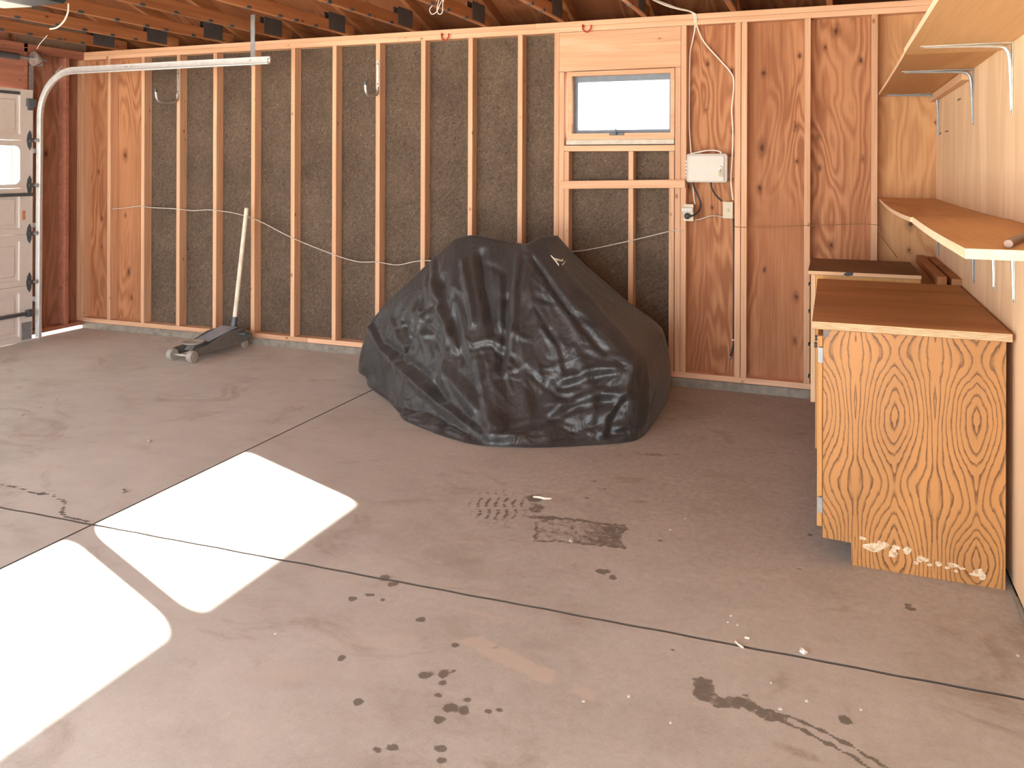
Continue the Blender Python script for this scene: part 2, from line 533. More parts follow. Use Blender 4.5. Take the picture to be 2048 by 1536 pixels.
def mk_glass():
    m = bpy.data.materials.new('window glass'); m.use_nodes = True
    t = m.node_tree; t.nodes.clear()
    o = t.nodes.new('ShaderNodeOutputMaterial'); mx = t.nodes.new('ShaderNodeMixShader')
    tr = t.nodes.new('ShaderNodeBsdfTransparent'); gl = t.nodes.new('ShaderNodeBsdfGlossy')
    fr = t.nodes.new('ShaderNodeFresnel'); fr.inputs[0].default_value = 1.35
    tr.inputs[0].default_value = (0.95, 0.97, 0.96, 1); gl.inputs['Roughness'].default_value = 0.02
    t.links.new(fr.outputs[0], mx.inputs[0]); t.links.new(tr.outputs[0], mx.inputs[1]); t.links.new(gl.outputs[0], mx.inputs[2])
    t.links.new(mx.outputs[0], o.inputs[0])
    return m
M['glass'] = mk_glass()

def two_mat(o, m2, test):
    """second material on the faces whose normal passes the test"""
    o.data.materials.append(m2)
    for p in o.data.polygons:
        if test(p.normal): p.material_index = 1
    return o

# ================================================================== STRUCTURE
# ------------------------------------------------------------------ ground outside and floor slabs
tag(MB().box(-40, 45, -40, 45, -0.30, -0.16).build('ground', M['outside']), kind='structure')

floor = tag(MB().box(-0.42, 7.0, -7.2, 0.12, -0.12, -0.016).build('floor', M['joint']), kind='structure')

def seg_dist(x, y, pts):
    d = np.full(x.shape, 9.0)
    for (ax, ay), (bx, by) in zip(pts[:-1], pts[1:]):
        vx, vy = bx - ax, by - ay
        t = np.clip(((x - ax) * vx + (y - ay) * vy) / (vx * vx + vy * vy + 1e-12), 0, 1)
        d = np.minimum(d, np.hypot(x - ax - t * vx, y - ay - t * vy))
    return d
def poly_sd(x, y, pts):
    d = seg_dist(x, y, pts + [pts[0]])
    ins = np.zeros(x.shape, bool)
    n = len(pts)
    for i in range(n):
        (ax, ay), (bx, by) = pts[i], pts[(i + 1) % n]
        c = ((ay > y) != (by > y)) & (x < (bx - ax) * (y - ay) / (by - ay + 1e-12) + ax)
        ins ^= c
    return np.where(ins, -d, d)
def soft(d, w):
    return np.clip(0.5 - d / w, 0, 1)
def blob(x, y, cx, cy, rx, ry, ang=0.0):
    c, s = math.cos(ang), math.sin(ang)
    u = (x - cx) * c + (y - cy) * s; v = -(x - cx) * s + (y - cy) * c
    return np.clip(1.15 - np.hypot(u / rx, v / ry) * 0.65, 0, 1)

SPOTS = [(4.988,-3.332,.017),(5.142,-3.599,.022),(5.188,-3.576,.020),(5.204,-3.613,.015),(5.215,-3.671,.015),(5.272,-3.708,.024),
 (5.316,-3.703,.018),(5.304,-3.660,.012),(5.376,-3.684,.012),(5.269,-3.766,.018),(5.201,-3.908,.020),(5.169,-3.931,.016),(5.318,-3.867,.017),
 (5.343,-3.902,.014),(5.279,-3.392,.013),(5.156,-3.426,.013),(5.407,-3.667,.012),(6.306,-3.359,.018),(6.187,-2.17,.014),(6.159,-2.494,.009),
 (6.517,-2.631,.014),(6.524,-2.653,.020),(5.514,-2.818,.022),(6.039,-3.348,.010),(4.731,-3.127,.022),(4.744,-3.257,.016),(4.803,-3.27,.013),
 (5.804,-3.201,.008),(5.47,-2.79,.03),(5.21,-3.55,.010),(4.86,-3.62,.013),(5.02,-3.78,.016),(4.70,-3.30,.018),(4.78,-3.16,.02),(5.62,-2.45,.012),(5.22,-2.14,.012),(5.27,-2.00,.010),(5.20,-1.93,.012)]
RECT = [(5.069,-2.455),(5.193,-2.384),(5.326,-2.38),(5.459,-2.344),(5.475,-2.40),(5.47,-2.50),(5.52,-2.578),(5.43,-2.59),(5.367,-2.601),(5.25,-2.615),(5.132,-2.661),(5.115,-2.57)]
DRIP = [(5.916,-3.334),(5.931,-3.39),(5.976,-3.409),(6.042,-3.383),(6.085,-3.412),(6.139,-3.414),(6.191,-3.426),(6.243,-3.449),(6.317,-3.481),(6.386,-3.532),(6.45,-3.62),(6.50,-3.74)]
CR1 = [(2.40,-3.02),(2.571,-3.008),(2.698,-3.004),(2.796,-3.03),(2.918,-3.013),(3.045,-3.055),(3.109,-3.13),(3.174,-3.166),(3.325,-3.171)]
CR2 = [(1.9,-2.75),(1.744,-2.381),(1.675,-2.199),(1.648,-2.075),(1.576,-1.865),(1.50,-1.70)]

def fields(x, y):
    n = x.shape
    jit = 0.012 * np.sin(x * 61 + 3 * np.sin(y * 37)) * np.sin(y * 53 + 2 * np.sin(x * 29)) + 0.006 * np.sin(x * 173 + y * 131)
    st = np.zeros(n); br = np.zeros(n); sc = np.zeros(n); ck = np.zeros(n)
    sd = poly_sd(x, y, RECT) + jit * 0.6
    st = np.maximum(st, np.where(sd < 0.0, 0.44, 0) * soft(sd, 0.012))
    st = np.maximum(st, 0.72 * soft(np.abs(sd + 0.012) - 0.008, 0.014))
    inner = blob(x, y, 5.36, -2.47, 0.10, 0.05, 0.2)
    st = np.where(sd < 0, st + 0.14 * np.clip((x - 5.30) / 0.1, 0, 1), st)
    # smear above the patch and tyre print
    for (cx, cy, rx, ry, an, a) in [(5.0,-2.23,.045,.05,.3,.62),(5.045,-2.33,.035,.06,0,.6),(5.12,-2.41,.10,.022,.25,.62),(5.25,-2.385,.10,.016,.1,.6),(4.97,-2.52,.07,.04,.2,.42)]:
        st = np.maximum(st, a * np.clip(blob(x, y, cx, cy, rx, ry, an) * 1.3 + jit * 8, 0, 1))
    u = (x - 4.87) * 0.93 + (y + 2.40) * 0.37; v = -(x - 4.87) * 0.37 + (y + 2.40) * 0.93
    tread = (np.sin(u * 160 + 1.2 * np.sin(v * 40)) > 0.2) * (np.abs(np.sin(v * 24)) > 0.25)
    area = np.clip(blob(x, y, 4.88, -2.38, 0.16, 0.20, 0.3) * 1.2, 0, 1)
    st = np.maximum(st, 0.66 * area * tread)
    d = seg_dist(x, y, DRIP) + jit * 0.4
    wd = np.interp(x, [5.9, 5.95, 6.05, 6.15, 6.35, 6.6], [.035, .034, .026, .018, .020, .022])
    body = soft(d - wd, 0.016)
    st = np.maximum(st, 0.62 * body * (x < 6.16)); st = np.maximum(st, 0.85 * soft(np.abs(d - wd * 0.9) - 0.007, 0.012) * (x > 6.10))
    for cx, cy, r in SPOTS:
        q = ((cx * 977 + cy * 331) % 1.0)
        e = np.clip(1.35 - np.hypot((x - cx), (y - cy) * (0.75 + 0.6 * q)) / r * 0.8 + jit * 14, 0, 1)
        st = np.maximum(st, 0.78 * e)
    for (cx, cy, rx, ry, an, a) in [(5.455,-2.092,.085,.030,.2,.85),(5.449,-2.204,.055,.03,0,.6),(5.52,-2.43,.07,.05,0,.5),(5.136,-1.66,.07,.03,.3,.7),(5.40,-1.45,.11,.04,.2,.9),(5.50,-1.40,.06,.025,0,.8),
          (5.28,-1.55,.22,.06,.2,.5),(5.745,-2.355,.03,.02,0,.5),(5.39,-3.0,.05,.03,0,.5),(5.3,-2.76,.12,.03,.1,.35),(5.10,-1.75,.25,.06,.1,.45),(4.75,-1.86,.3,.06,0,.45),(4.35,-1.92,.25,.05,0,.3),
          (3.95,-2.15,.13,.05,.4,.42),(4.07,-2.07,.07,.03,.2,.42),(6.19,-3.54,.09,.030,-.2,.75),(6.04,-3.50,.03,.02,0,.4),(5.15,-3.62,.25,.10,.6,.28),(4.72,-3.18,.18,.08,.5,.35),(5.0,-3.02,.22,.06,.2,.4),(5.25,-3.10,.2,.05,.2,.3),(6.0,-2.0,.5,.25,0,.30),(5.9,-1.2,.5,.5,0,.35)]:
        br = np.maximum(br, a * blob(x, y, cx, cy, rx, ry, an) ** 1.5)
    for pg, a in [([(5.129,-3.407),(5.515,-3.525),(5.50,-3.44),(5.207,-3.345)], .75), ([(5.55,-3.52),(5.661,-3.56),(5.65,-3.49),(5.56,-3.45)], .6),
                  ([(4.55,-3.02),(4.63,-3.03),(4.62,-3.06),(4.56,-3.06)], .8), ([(5.05,-3.2),(5.3,-3.22),(5.3,-3.25),(5.05,-3.24)], .6), ([(4.80,-2.92),(4.88,-2.94),(4.86,-2.96)], .7)]:
        sc = np.maximum(sc, a * soft(poly_sd(x, y, pg) + jit * 0.6, 0.03))
    for (cx, cy, rx, ry, an) in [(4.62,-3.2,.12,.05,.4),(4.9,-3.5,.22,.06,.5),(4.75,-3.75,.2,.08,.6),(4.5,-2.6,.12,.03,.2),(4.25,-2.1,.1,.03,.1),(4.9,-2.75,.15,.03,.2),(2.6,-2.75,.25,.07,.2),(5.05,-2.12,.1,.03,.1)]:
        sc = np.maximum(sc, 0.55 * np.clip(blob(x, y, cx, cy, rx, ry, an) + jit * 10, 0, 1))
    br = np.maximum(br, 0.56 * np.clip((x - 2.9) / 2.3, 0, 1) * np.clip((y + 4.6) / 2.4, 0.62, 1))  # browner to the right: hazy left and shaded right put into the colour
    dash = 0.75 + 0.5 * np.sin(x * 40 + y * 50)
    ck = np.maximum(ck, 1.0 * soft(seg_dist(x, y, CR1) + jit * 0.5 - 0.008, 0.012))
    ck = np.maximum(ck, 0.85 * soft(np.abs(seg_dist(x, y, CR1) + jit * 0.9 - 0.028) - 0.002, 0.010) * (np.sin(x * 33) > -0.2))
    ck = np.maximum(ck, dash * 0.9 * soft(seg_dist(x, y, CR2) + jit * 0.4 - 0.004, 0.010))
    return st, br, sc, ck

def yB(x):
    return np.interp(x, [-0.5, 2.84, 5.37, 6.785, 7.0], [-3.22, -3.200, -3.118, -3.076, -3.070])

def slab(xs, ts, top):
    """top=True: from joint B up to the back wall, else from joint B towards the camera"""
    X, T = np.meshgrid(xs, ts, indexing='ij')
    edge = yB(X) + (0.006 if top else -0.006) + 0.002 * np.sin(X * 9) * np.sin(X * 23 + 1)
    Y = edge + T * ((0.10 - edge) if top else (-7.2 - edge))
    Z = np.zeros_like(X)
    nx, nt = X.shape
    de = np.minimum(np.minimum(X - xs[0], xs[-1] - X), np.abs(Y - edge))
    st, br, sc, ck = fields(X, Y)
    V = np.stack([X, Y, Z], -1).reshape(-1, 3)
    idx = np.arange(nx * nt).reshape(nx, nt)
    Q = np.stack([idx[:-1, :-1], idx[1:, :-1], idx[1:, 1:], idx[:-1, 1:]], -1).reshape(-1, 4)
    if not top: Q = Q[:, ::-1]
    rim = np.concatenate([idx[:, 0], idx[-1, 1:], idx[-2::-1, -1], idx[0, -2:0:-1]])
    hi = V[rim].copy(); low = hi.copy(); low[:, 2] = -0.10
    b0 = len(V); n = len(rim)
    V = np.concatenate([V, hi, low])
    k = np.arange(n); j = (k + 1) % n
    S = np.stack([b0 + k, b0 + n + k, b0 + n + j, b0 + j], -1)
    if not top: S = S[:, ::-1]
    n = 2 * n
    F = np.concatenate([Q, S])
    me = bpy.data.meshes.new('concrete_slab')
    me.vertices.add(len(V)); me.vertices.foreach_set('co', V.ravel())
    me.loops.add(F.size); me.loops.foreach_set('vertex_index', F.ravel().astype(np.int32))
    me.polygons.add(len(F)); me.polygons.foreach_set('loop_start', np.arange(0, F.size, 4, dtype=np.int32))
    me.update(calc_edges=True); me.validate()
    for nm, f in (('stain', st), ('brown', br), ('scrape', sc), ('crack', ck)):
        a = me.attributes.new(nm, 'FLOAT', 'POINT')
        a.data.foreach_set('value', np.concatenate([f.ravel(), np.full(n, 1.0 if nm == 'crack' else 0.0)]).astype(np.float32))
    me.polygons.foreach_set('use_smooth', [True] * len(me.polygons))
    me.materials.append(M['concrete']); me.materials.append(M['joint'])
    mi = np.zeros(len(F), np.int32); mi[len(Q):] = 1
    me.polygons.foreach_set('material_index', mi)
    return inst('concrete_slab', me, (0, 0, 0), floor)

def axis(*segs):
    out = []
    for a, b, s in segs:
        out.append(np.linspace(a, b, max(2, int(abs(b - a) / s)), endpoint=False))
    return np.concatenate(out + [np.array([segs[-1][1]])])

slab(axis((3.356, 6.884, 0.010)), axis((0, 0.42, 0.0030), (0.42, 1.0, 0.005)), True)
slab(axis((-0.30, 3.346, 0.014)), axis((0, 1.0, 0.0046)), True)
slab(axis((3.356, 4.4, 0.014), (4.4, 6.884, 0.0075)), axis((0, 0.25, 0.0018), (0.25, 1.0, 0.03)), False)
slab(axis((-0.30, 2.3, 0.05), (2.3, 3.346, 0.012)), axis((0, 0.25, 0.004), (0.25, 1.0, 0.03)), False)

# ------------------------------------------------------------------ back wall
S = 0.4064
ZB, ZT = 0.097, 2.5119
wb = MB()
wb.ring(rrect(-0.45, 7.0, -0.1, 2.585, .002), rrect(4.425, 5.265, 1.735, 2.205, .002), 0.105, 0.125, 'Y')
wall_back = tag(wb.build('wall_back', M['siding']), kind='structure')
wx = M['fir_x']

def wpart(name, x0, x1, y0, y1, z0, z1, m, c=0.002):
    return MB().box(x0, x1, y0, y1, z0, z1, c).build(name, m, wall_back, (0, 0, 0))

for x0, x1, mm in ((-0.38, 0.428, M['ply_back']), (5.30, 6.519, M['ply_back']), (6.521, 6.885, M['ply_tan'])):
    wpart('plywood_panel', x0, x1, 0.0895, 0.104, 0.05, 2.588, mm, 0)
for x0, x1 in ((0.4285, 1.645), (1.6455, 2.864), (2.8645, 4.083), (4.0835, 4.40)):
    wpart('fibreboard_panel', x0, x1, 0.0895, 0.104, 0.05, 2.588, M['fibre'], 0)
wpart('fibreboard_panel', 4.40, 5.30, 0.0895, 0.104, 0.05, 1.66, M['fibre'], 0)

stud_me = MB().box(0, 0.038, 0, 0.089, ZB, ZT, 0.002).mesh('stud')
stud_me.materials.append(M['fir_z'])
for x in [-0.38, -0.335] + [n * S for n in range(11)] + [4.352, 5.281, 5.648, 14 * S, 15 * S, 16 * S]:
    inst('stud', stud_me, (x + random.uniform(-.001, .001), random.uniform(-.001, .001), 0), wall_back, (0, 0, random.uniform(-.012, .012)))
for x in (4.3915, 5.2415):
    wpart('jack_stud', x, x + 0.038, 0, 0.089, ZB, 2.222, M['fir_z'])
for x, z1 in ((4.431, 1.637), (4.911, 1.637), (5.2005, 1.637)):
    wpart('cripple_stud', x, x + 0.036, 0.001, 0.089, ZB, z1, M['fir_z'])
wpart('bottom_plate', -0.38, 2.20, 0, 0.089, 0.058, ZB - 0.0005, wx)
wpart('bottom_plate', 2.2015, 6.885, 0, 0.089, 0.058, ZB - 0.0005, wx)
wpart('top_plate', -0.38, 3.05, 0, 0.089, ZT + 0.0005, ZT + 0.038, wx)
wpart('top_plate', 3.052, 6.885, 0, 0.089, ZT + 0.0005, ZT + 0.038, wx)
wpart('top_plate', -0.38, 4.20, 0, 0.089, ZT + 0.0385, ZT + 0.076, wx)
wpart('top_plate', 4.202, 6.885, -0.004, 0.089, ZT + 0.0385, ZT + 0.076, wx)
wpart('header', 4.391, 5.2805, -0.002, 0.089, 2.2245, 2.510, wx)
wpart('window_sill_plate', 4.4305, 5.240, -0.001, 0.089, 1.6385, 1.680, wx)
b = MB().box(-0.4535, 0.4535, -0.011, 0.011, -0.029, 0.029, 0.002).build('blocking_board', wx, wall_back, (0, 0, 0))
b.location = (4.863, -0.0135, 1.401); b.rotation_euler = (0, -0.021, 0)
wpart('blocking', 5.3195, 5.6475, 0.045, 0.089, 1.45, 1.60, M['ply_back'])
tag(MB().box(2.35, 6.885, -0.014, 0.12, -0.02, 0.0575, 0.004).build('trim_1', M['curb']), kind='structure')
tag(MB().box(-0.30, 2.349, -0.006, 0.12, -0.02, 0.0575, 0.004).build('trim_2', M['curb']), kind='structure')

# ------------------------------------------------------------------ window_1
win = tag(MB().ring(rrect(4.455, 5.238, 1.722, 2.2185, .002), rrect(4.488, 5.210, 1.768, 2.188, .002), -0.004, 0.118, 'Y').build('window_1', wx), kind='structure')
sash = MB().ring(rrect(4.488, 5.210, 1.768, 2.188, .002), rrect(4.516, 5.190, 1.795, 2.146, .003), 0.062, 0.095, 'Y').build('sash', M['sash'], win, (0, 0, 0))
MB().box(4.512, 5.194, 0.076, 0.080, 1.79, 2.15).build('pane', M['glass'], sash, (0, 0, 0))
MB().box(4.449, 5.238, -0.012, 0.11, 1.686, 1.7215, 0.003).build('stool', plain('sill paint', (0.55, 0.50, 0.41), 0.6), win, (0, 0, 0))
lat = MB().box(4.772, 4.882, -0.012, -0.004, 1.752, 1.772, 0.003)
lat.build('latch', M['dark_steel'], win, (0, 0, 0))
MB().tube([(4.827, -0.012, 1.762), (4.827, -0.028, 1.768), (4.824, -0.030, 1.800)], [0.008, 0.007, 0.005], 8).build('latch_handle', M['dark_steel'], win, (0, 0, 0), smooth=True)

# ------------------------------------------------------------------ right wall
wr = tag(MB().box(6.897, 7.0, -7.2, 0.12, -0.1, 4.2).build('wall_right', M['siding']), kind='structure')
y = 0.088
for yn in (-1.13, -2.3495, -3.57, -4.79, -7.2):
    MB().box(6.885, 6.8965, yn + 0.0015, y, 0.012, 2.9, 0.001).build('plywood_panel', M['ply_right'], wr, (0, 0, 0))
    y = yn
tag(MB().box(6.872, 6.8845, -7.2, -2.45, 0.0, 0.013, 0.003).build('baseboard_right', M['curb']), kind='structure')

# ------------------------------------------------------------------ left wall with the door opening
wl = MB().box(-0.45, -0.396, -0.66, 0.12, 0.028, 3.0)
wl.box(-0.45, -0.396, -7.2, -0.66, 2.14, 4.2).box(-0.45, -0.396, -7.2, -5.20, -0.1, 2.14)
wall_left = tag(wl.build('wall_left', M['siding']), kind='structure')
def lpart(name, x0, x1, y0, y1, z0, z1, m, c=0.002):
    return MB().box(x0, x1, y0, y1, z0, z1, c).build(name, m, wall_left, (0, 0, 0))
lpart('plywood_panel', -0.3955, -0.382, -0.62, 0.087, 0.030, 2.588, M['ply_left'], 0)
lpart('jamb_stud', -0.381, -0.292, -0.66, -0.6225, 0.03, 2.13, M['header_fir'])
lpart('jamb_stud', -0.381, -0.292, -0.622, -0.584, 0.03, 2.588, M['header_fir'])
lpart('stud', -0.381, -0.292, -0.20, -0.162, 0.068, 2.511, M['header_fir'])
lpart('bottom_plate', -0.381, -0.292, -0.583, -0.001, 0.030, 0.067, M['header_fir'])
lpart('top_plate', -0.381, -0.292, -5.9, -0.001, 2.5125, 2.55, M['header_fir'])
lpart('top_plate', -0.381, -0.292, -5.9, -0.001, 2.5505, 2.588, M['header_fir'])
lpart('door_header', -0.381, -0.292, -5.26, -0.6225, 2.145, 2.511, M['header_fir'])
lpart('jamb_stud', -0.381, -0.292, -5.26, -5.20, 0.0, 2.144, M['header_fir'])
lpart('gable_sheathing', -0.3955, -0.382, -5.9, -0.621, 2.145, 4.1, M['ply_left'], 0)

# ------------------------------------------------------------------ ceiling: roof deck, trusses, eave blocking
SL = 1.0 / 3.0
def rz(y): return 2.700 + (0.09 - y) * SL if y > -3.5 else 2.700 + 3.59 * SL - (-3.5 - y) * SL
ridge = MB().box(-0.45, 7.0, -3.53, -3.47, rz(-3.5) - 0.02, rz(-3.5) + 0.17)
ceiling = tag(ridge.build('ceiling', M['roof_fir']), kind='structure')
def deck(x0, x1, ya, yb):
    za, zb = rz(ya) + 0.100, rz(yb) + 0.100
    m = MB()
    vs = [(x, yy, z + t) for x in (x0, x1) for (yy, z) in ((ya, za), (yb, zb)) for t in (0, 0.014)]
    m.add(vs, [(0, 1, 3, 2), (4, 6, 7, 5), (0, 4, 5, 1), (2, 3, 7, 6), (0, 2, 6, 4), (1, 5, 7, 3)])
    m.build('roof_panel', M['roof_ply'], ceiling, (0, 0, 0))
for r, (ya, yb) in enumerate(((0.55, -0.62), (-0.622, -1.84), (-1.842, -3.06), (-3.062, -3.50), (-3.50, -4.72), (-4.722, -5.94), (-5.942, -7.2))):
    xs = [-0.45, 1.36, 3.80, 6.24, 7.0] if r % 2 else [-0.45, 0.14, 2.58, 5.02, 7.0]
    for x0, x1 in zip(xs[:-1], xs[1:]):
        deck(x0 + 0.001, x1 - 0.001, ya, yb)
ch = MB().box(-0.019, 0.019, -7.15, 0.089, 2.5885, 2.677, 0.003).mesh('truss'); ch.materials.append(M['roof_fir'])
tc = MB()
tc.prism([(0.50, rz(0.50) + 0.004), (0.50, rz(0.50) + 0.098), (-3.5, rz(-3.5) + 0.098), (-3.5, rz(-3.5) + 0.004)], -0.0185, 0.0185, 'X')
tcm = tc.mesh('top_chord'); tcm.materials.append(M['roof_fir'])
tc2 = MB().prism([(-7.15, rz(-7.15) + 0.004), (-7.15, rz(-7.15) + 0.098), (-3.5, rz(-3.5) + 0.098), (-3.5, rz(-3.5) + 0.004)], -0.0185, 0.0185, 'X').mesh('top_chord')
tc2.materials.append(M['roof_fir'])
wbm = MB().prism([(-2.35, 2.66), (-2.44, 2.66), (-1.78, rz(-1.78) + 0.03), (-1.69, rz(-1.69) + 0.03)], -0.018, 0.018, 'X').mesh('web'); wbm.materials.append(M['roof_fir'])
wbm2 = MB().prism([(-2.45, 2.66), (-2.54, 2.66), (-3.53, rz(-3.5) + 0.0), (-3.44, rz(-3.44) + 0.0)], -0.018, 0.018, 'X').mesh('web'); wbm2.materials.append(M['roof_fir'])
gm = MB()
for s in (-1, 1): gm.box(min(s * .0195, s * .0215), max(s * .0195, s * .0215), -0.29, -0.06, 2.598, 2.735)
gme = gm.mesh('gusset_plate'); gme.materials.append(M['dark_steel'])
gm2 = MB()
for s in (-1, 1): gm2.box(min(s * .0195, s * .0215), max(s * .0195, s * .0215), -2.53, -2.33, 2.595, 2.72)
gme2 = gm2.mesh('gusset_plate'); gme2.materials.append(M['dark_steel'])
cl = MB().box(-0.0205, 0.0205, -0.022, 0.022, 2.5875, 2.606).mesh('dark_dash'); cl.materials.append(M['dark_steel'])  # small dark blocks, read as dashes along the chord bottoms
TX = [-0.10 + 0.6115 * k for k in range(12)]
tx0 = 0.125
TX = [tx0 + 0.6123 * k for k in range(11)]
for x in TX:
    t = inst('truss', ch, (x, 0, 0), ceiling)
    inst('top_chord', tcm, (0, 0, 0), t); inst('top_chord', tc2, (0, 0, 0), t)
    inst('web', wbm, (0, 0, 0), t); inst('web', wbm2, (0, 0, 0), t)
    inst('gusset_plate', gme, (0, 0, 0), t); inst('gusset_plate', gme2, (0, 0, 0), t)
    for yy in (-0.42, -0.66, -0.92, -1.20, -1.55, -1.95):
        inst('dark_dash', cl, (0, yy + random.uniform(-.05, .05), 0), t)
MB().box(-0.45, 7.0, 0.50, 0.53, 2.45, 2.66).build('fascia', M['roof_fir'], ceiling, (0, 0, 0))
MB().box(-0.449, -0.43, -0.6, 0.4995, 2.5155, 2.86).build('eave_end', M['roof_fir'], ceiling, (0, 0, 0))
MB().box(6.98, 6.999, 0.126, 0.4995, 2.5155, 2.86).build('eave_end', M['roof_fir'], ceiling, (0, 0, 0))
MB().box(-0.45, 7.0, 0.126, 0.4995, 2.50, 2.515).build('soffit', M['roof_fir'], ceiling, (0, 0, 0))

# ------------------------------------------------------------------ door_1: sectional garage door
DX0, DX1 = -0.265, -0.22
door = tag(MB().box(DX0, DX1 - 0.022, -5.24, -5.22, 0.0, 2.17).build('door_1', M['door_paint']), kind='structure')
seams = [0.004, 0.485, 0.93, 1.328, 1.738, 2.178]
DYR, PITCH = -0.592, 1.13
for k in range(5):
    z0, z1 = seams[k] + 0.0015, seams[k + 1] - 0.0015
    m = MB()
    if k == 3:
        pz0, pz1 = 1.363, 1.689
    else:
        pz0, pz1 = z0 + 0.05, z1 - 0.055
    for c in range(4):
        a0 = DYR - c * PITCH if c == 0 else -0.663 - c * PITCH      # right edge of the column
        a1 = -0.663 - (c + 1) * PITCH if c < 3 else -5.22
        p1 = -0.713 - c * PITCH; p0 = p1 - 1.03
        r = 0.05 if k == 3 else 0.006
        # frame built from four boards round the (rounded) opening
        m.box(DX0, DX1, p1, a0, z0, z1).box(DX0, DX1, a1, p0, z0, z1)
        m.box(DX0, DX1, p0, p1, z0, pz0).box(DX0, DX1, p0, p1, pz1, z1)
        if k == 3:
            for sy, cy in ((1, p1), (-1, p0)):
                for sz, cz in ((1, pz1), (-1, pz0)):
                    arc = [(cy - sy * r + sy * r * math.sin(t), cz - sz * r + sz * r * math.cos(t)) for t in np.linspace(0, math.pi / 2, 6)]
                    m.prism([(cy, cz)] + arc, DX0, DX1, 'X')
        else:
            m.box(DX0 + 0.004, DX1 - 0.018, p0, p1, pz0, pz1)
            m.box(DX0 + 0.004, DX1 - 0.010, p0 + 0.035, p1 - 0.035, pz0 + 0.035, pz1 - 0.035, 0.006)
    sec = m.build('door_section', M['door_paint'], door, (0, 0, 0))
    if k == 3:
        for c in range(4):
            p1 = -0.713 - c * PITCH; p0 = p1 - 1.03
            MB().box(-0.246, -0.243, p0, p1, pz0, pz1).build('pane', M['glass'], sec, (0, 0, 0))
hexa = [(0.0, 0.085), (-0.020, 0.055), (-0.030, 0.0), (-0.020, -0.055), (0.0, -0.085), (0.016, -0.05), (0.016, 0.05)]
for z in (1.740, 1.350, 0.932, 0.510):
    h = MB().prism([(-0.622 + a, z + b_) for a, b_ in hexa], DX1, DX1 + 0.006, 'X').box(DX1 + 0.006, DX1 + 0.02, -0.64, -0.60, z - 0.018, z + 0.018, 0.002)
    hg = h.build('hinge', M['dark_steel'], door, (0, 0, 0))
    MB().tube([(-0.206, -0.64, z), (-0.206, -0.565, z)], 0.006, 8).cyl((-0.206, -0.575, z), (-0.206, -0.557, z), 0.020, 12).build('roller', M['galv'], hg, (0, 0, 0), smooth=True)
MB().box(DX1, DX1 + 0.03, -5.2, -0.60, 1.258, 1.285, 0.003).build('stiffening_bar', M['dark_steel'], door, (0, 0, 0))
MB().box(DX1, DX1 + 0.012, -5.2, -0.72, 2.128, 2.152, 0.002).build('top_bar', M['dark_steel'], door, (0, 0, 0))
MB().box(DX1, DX1 + 0.025, -0.66, -0.575, 2.03, 2.10, 0.004).box(DX1, DX1 + 0.012, -0.645, -0.60, 2.00, 2.04, 0.002).build('top_bracket', M['dark_steel'], door, (0, 0, 0))
MB().tube([(DX1 + 0.02, -1.9, 0.245), (DX1 + 0.02, -0.60, 0.247)], 0.016, 8).cyl((DX1 + 0.02, -0.66, 0.247), (DX1 + 0.02, -0.61, 0.247), 0.032, 12).build('lock_bar', M['dark_steel'], door, (0, 0, 0), smooth=True)
MB().box(DX1, DX1 + 0.006, -0.70, -0.60, 0.02, 0.17, 0.002).build('bottom_bracket', M['grey_steel'], door, (0, 0, 0))
MB().box(DX1, DX1 + 0.0015, -0.690, -0.660, 1.055, 1.135).build('orange_sticker', plain('orange sticker', (0.52, 0.22, 0.12), 0.6), door, (0, 0, 0))
MB().box(DX1 + 0.001, DX1 + 0.004, -0.603, -0.593, 1.205, 1.255).build('white_tag', M['white'], door, (0, 0, 0))

# ================================================================== THINGS
# ------------------------------------------------------------------ door track, shaft and drum
def sweep(path, prof, y0):
    """profile (a along the outward normal in XZ, b along Y) along a path in XZ"""
    m = MB(); n = len(prof); vs = []; fs = []
    for i, p in enumerate(path):
        a = path[max(i - 1, 0)]; b = path[min(i + 1, len(path) - 1)]
        t = Vector((b[0] - a[0], b[1] - a[1])).normalized()
        nx, nz = -t.y, t.x
        for u, v in prof: vs.append((p[0] + nx * u, y0 + v, p[1] + nz * u))
    for i in range(len(path) - 1):
        for k in range(n):
            fs.append((i * n + k, i * n + (k + 1) % n, (i + 1) * n + (k + 1) % n, (i + 1) * n + k))
    fs.append(tuple(range(n))); fs.append(tuple(reversed([(len(path) - 1) * n + k for k in range(n)])))
    return m.add(vs, fs)
R_ = 0.39
path = [(-0.190, 0.02), (-0.187, 1.0), (-0.180, 1.945)]
path += [(-0.180 + R_ - R_ * math.cos(t), 1.945 + R_ * math.sin(t)) for t in np.linspace(0.08, math.pi / 2, 14)]
path += [(1.2, 2.336), (2.235, 2.335)]
prof = [(0.030, -0.020), (0.030, 0.004), (-0.024, 0.004), (-0.030, -0.004), (-0.030, -0.028), (-0.024, -0.030), (-0.020, -0.024), (-0.020, 0.0), (0.027, 0.0), (0.027, -0.020)]
tk = tag(empty('door_track', (-0.19, -0.545, 0.0)), 'long curved steel garage door track on the left, bending into a horizontal rail', 'door track')
org = (-0.19, -0.545, 0.0)
sweep(path, prof, -0.545).build('rail', M['track'], tk, org)
hs = MB().box(2.045, 2.085, -0.538, -0.534, 2.30, 2.70, 0.001)
hs.build('hanger_strap', M['grey_steel'], tk, org)
bo = MB()
for xx, zz in ((2.216, 2.345), (2.226, 2.352), (2.216, 2.328), (0.78, 2.345), (0.80, 2.345), (0.85, 2.346), (2.05, 2.345)):
    bo.cyl((xx, -0.546, zz), (xx, -0.5485, zz), 0.0045, 8)
bo.build('bolts', M['dark_steel'], tk, org)['kind'] = 'stuff'
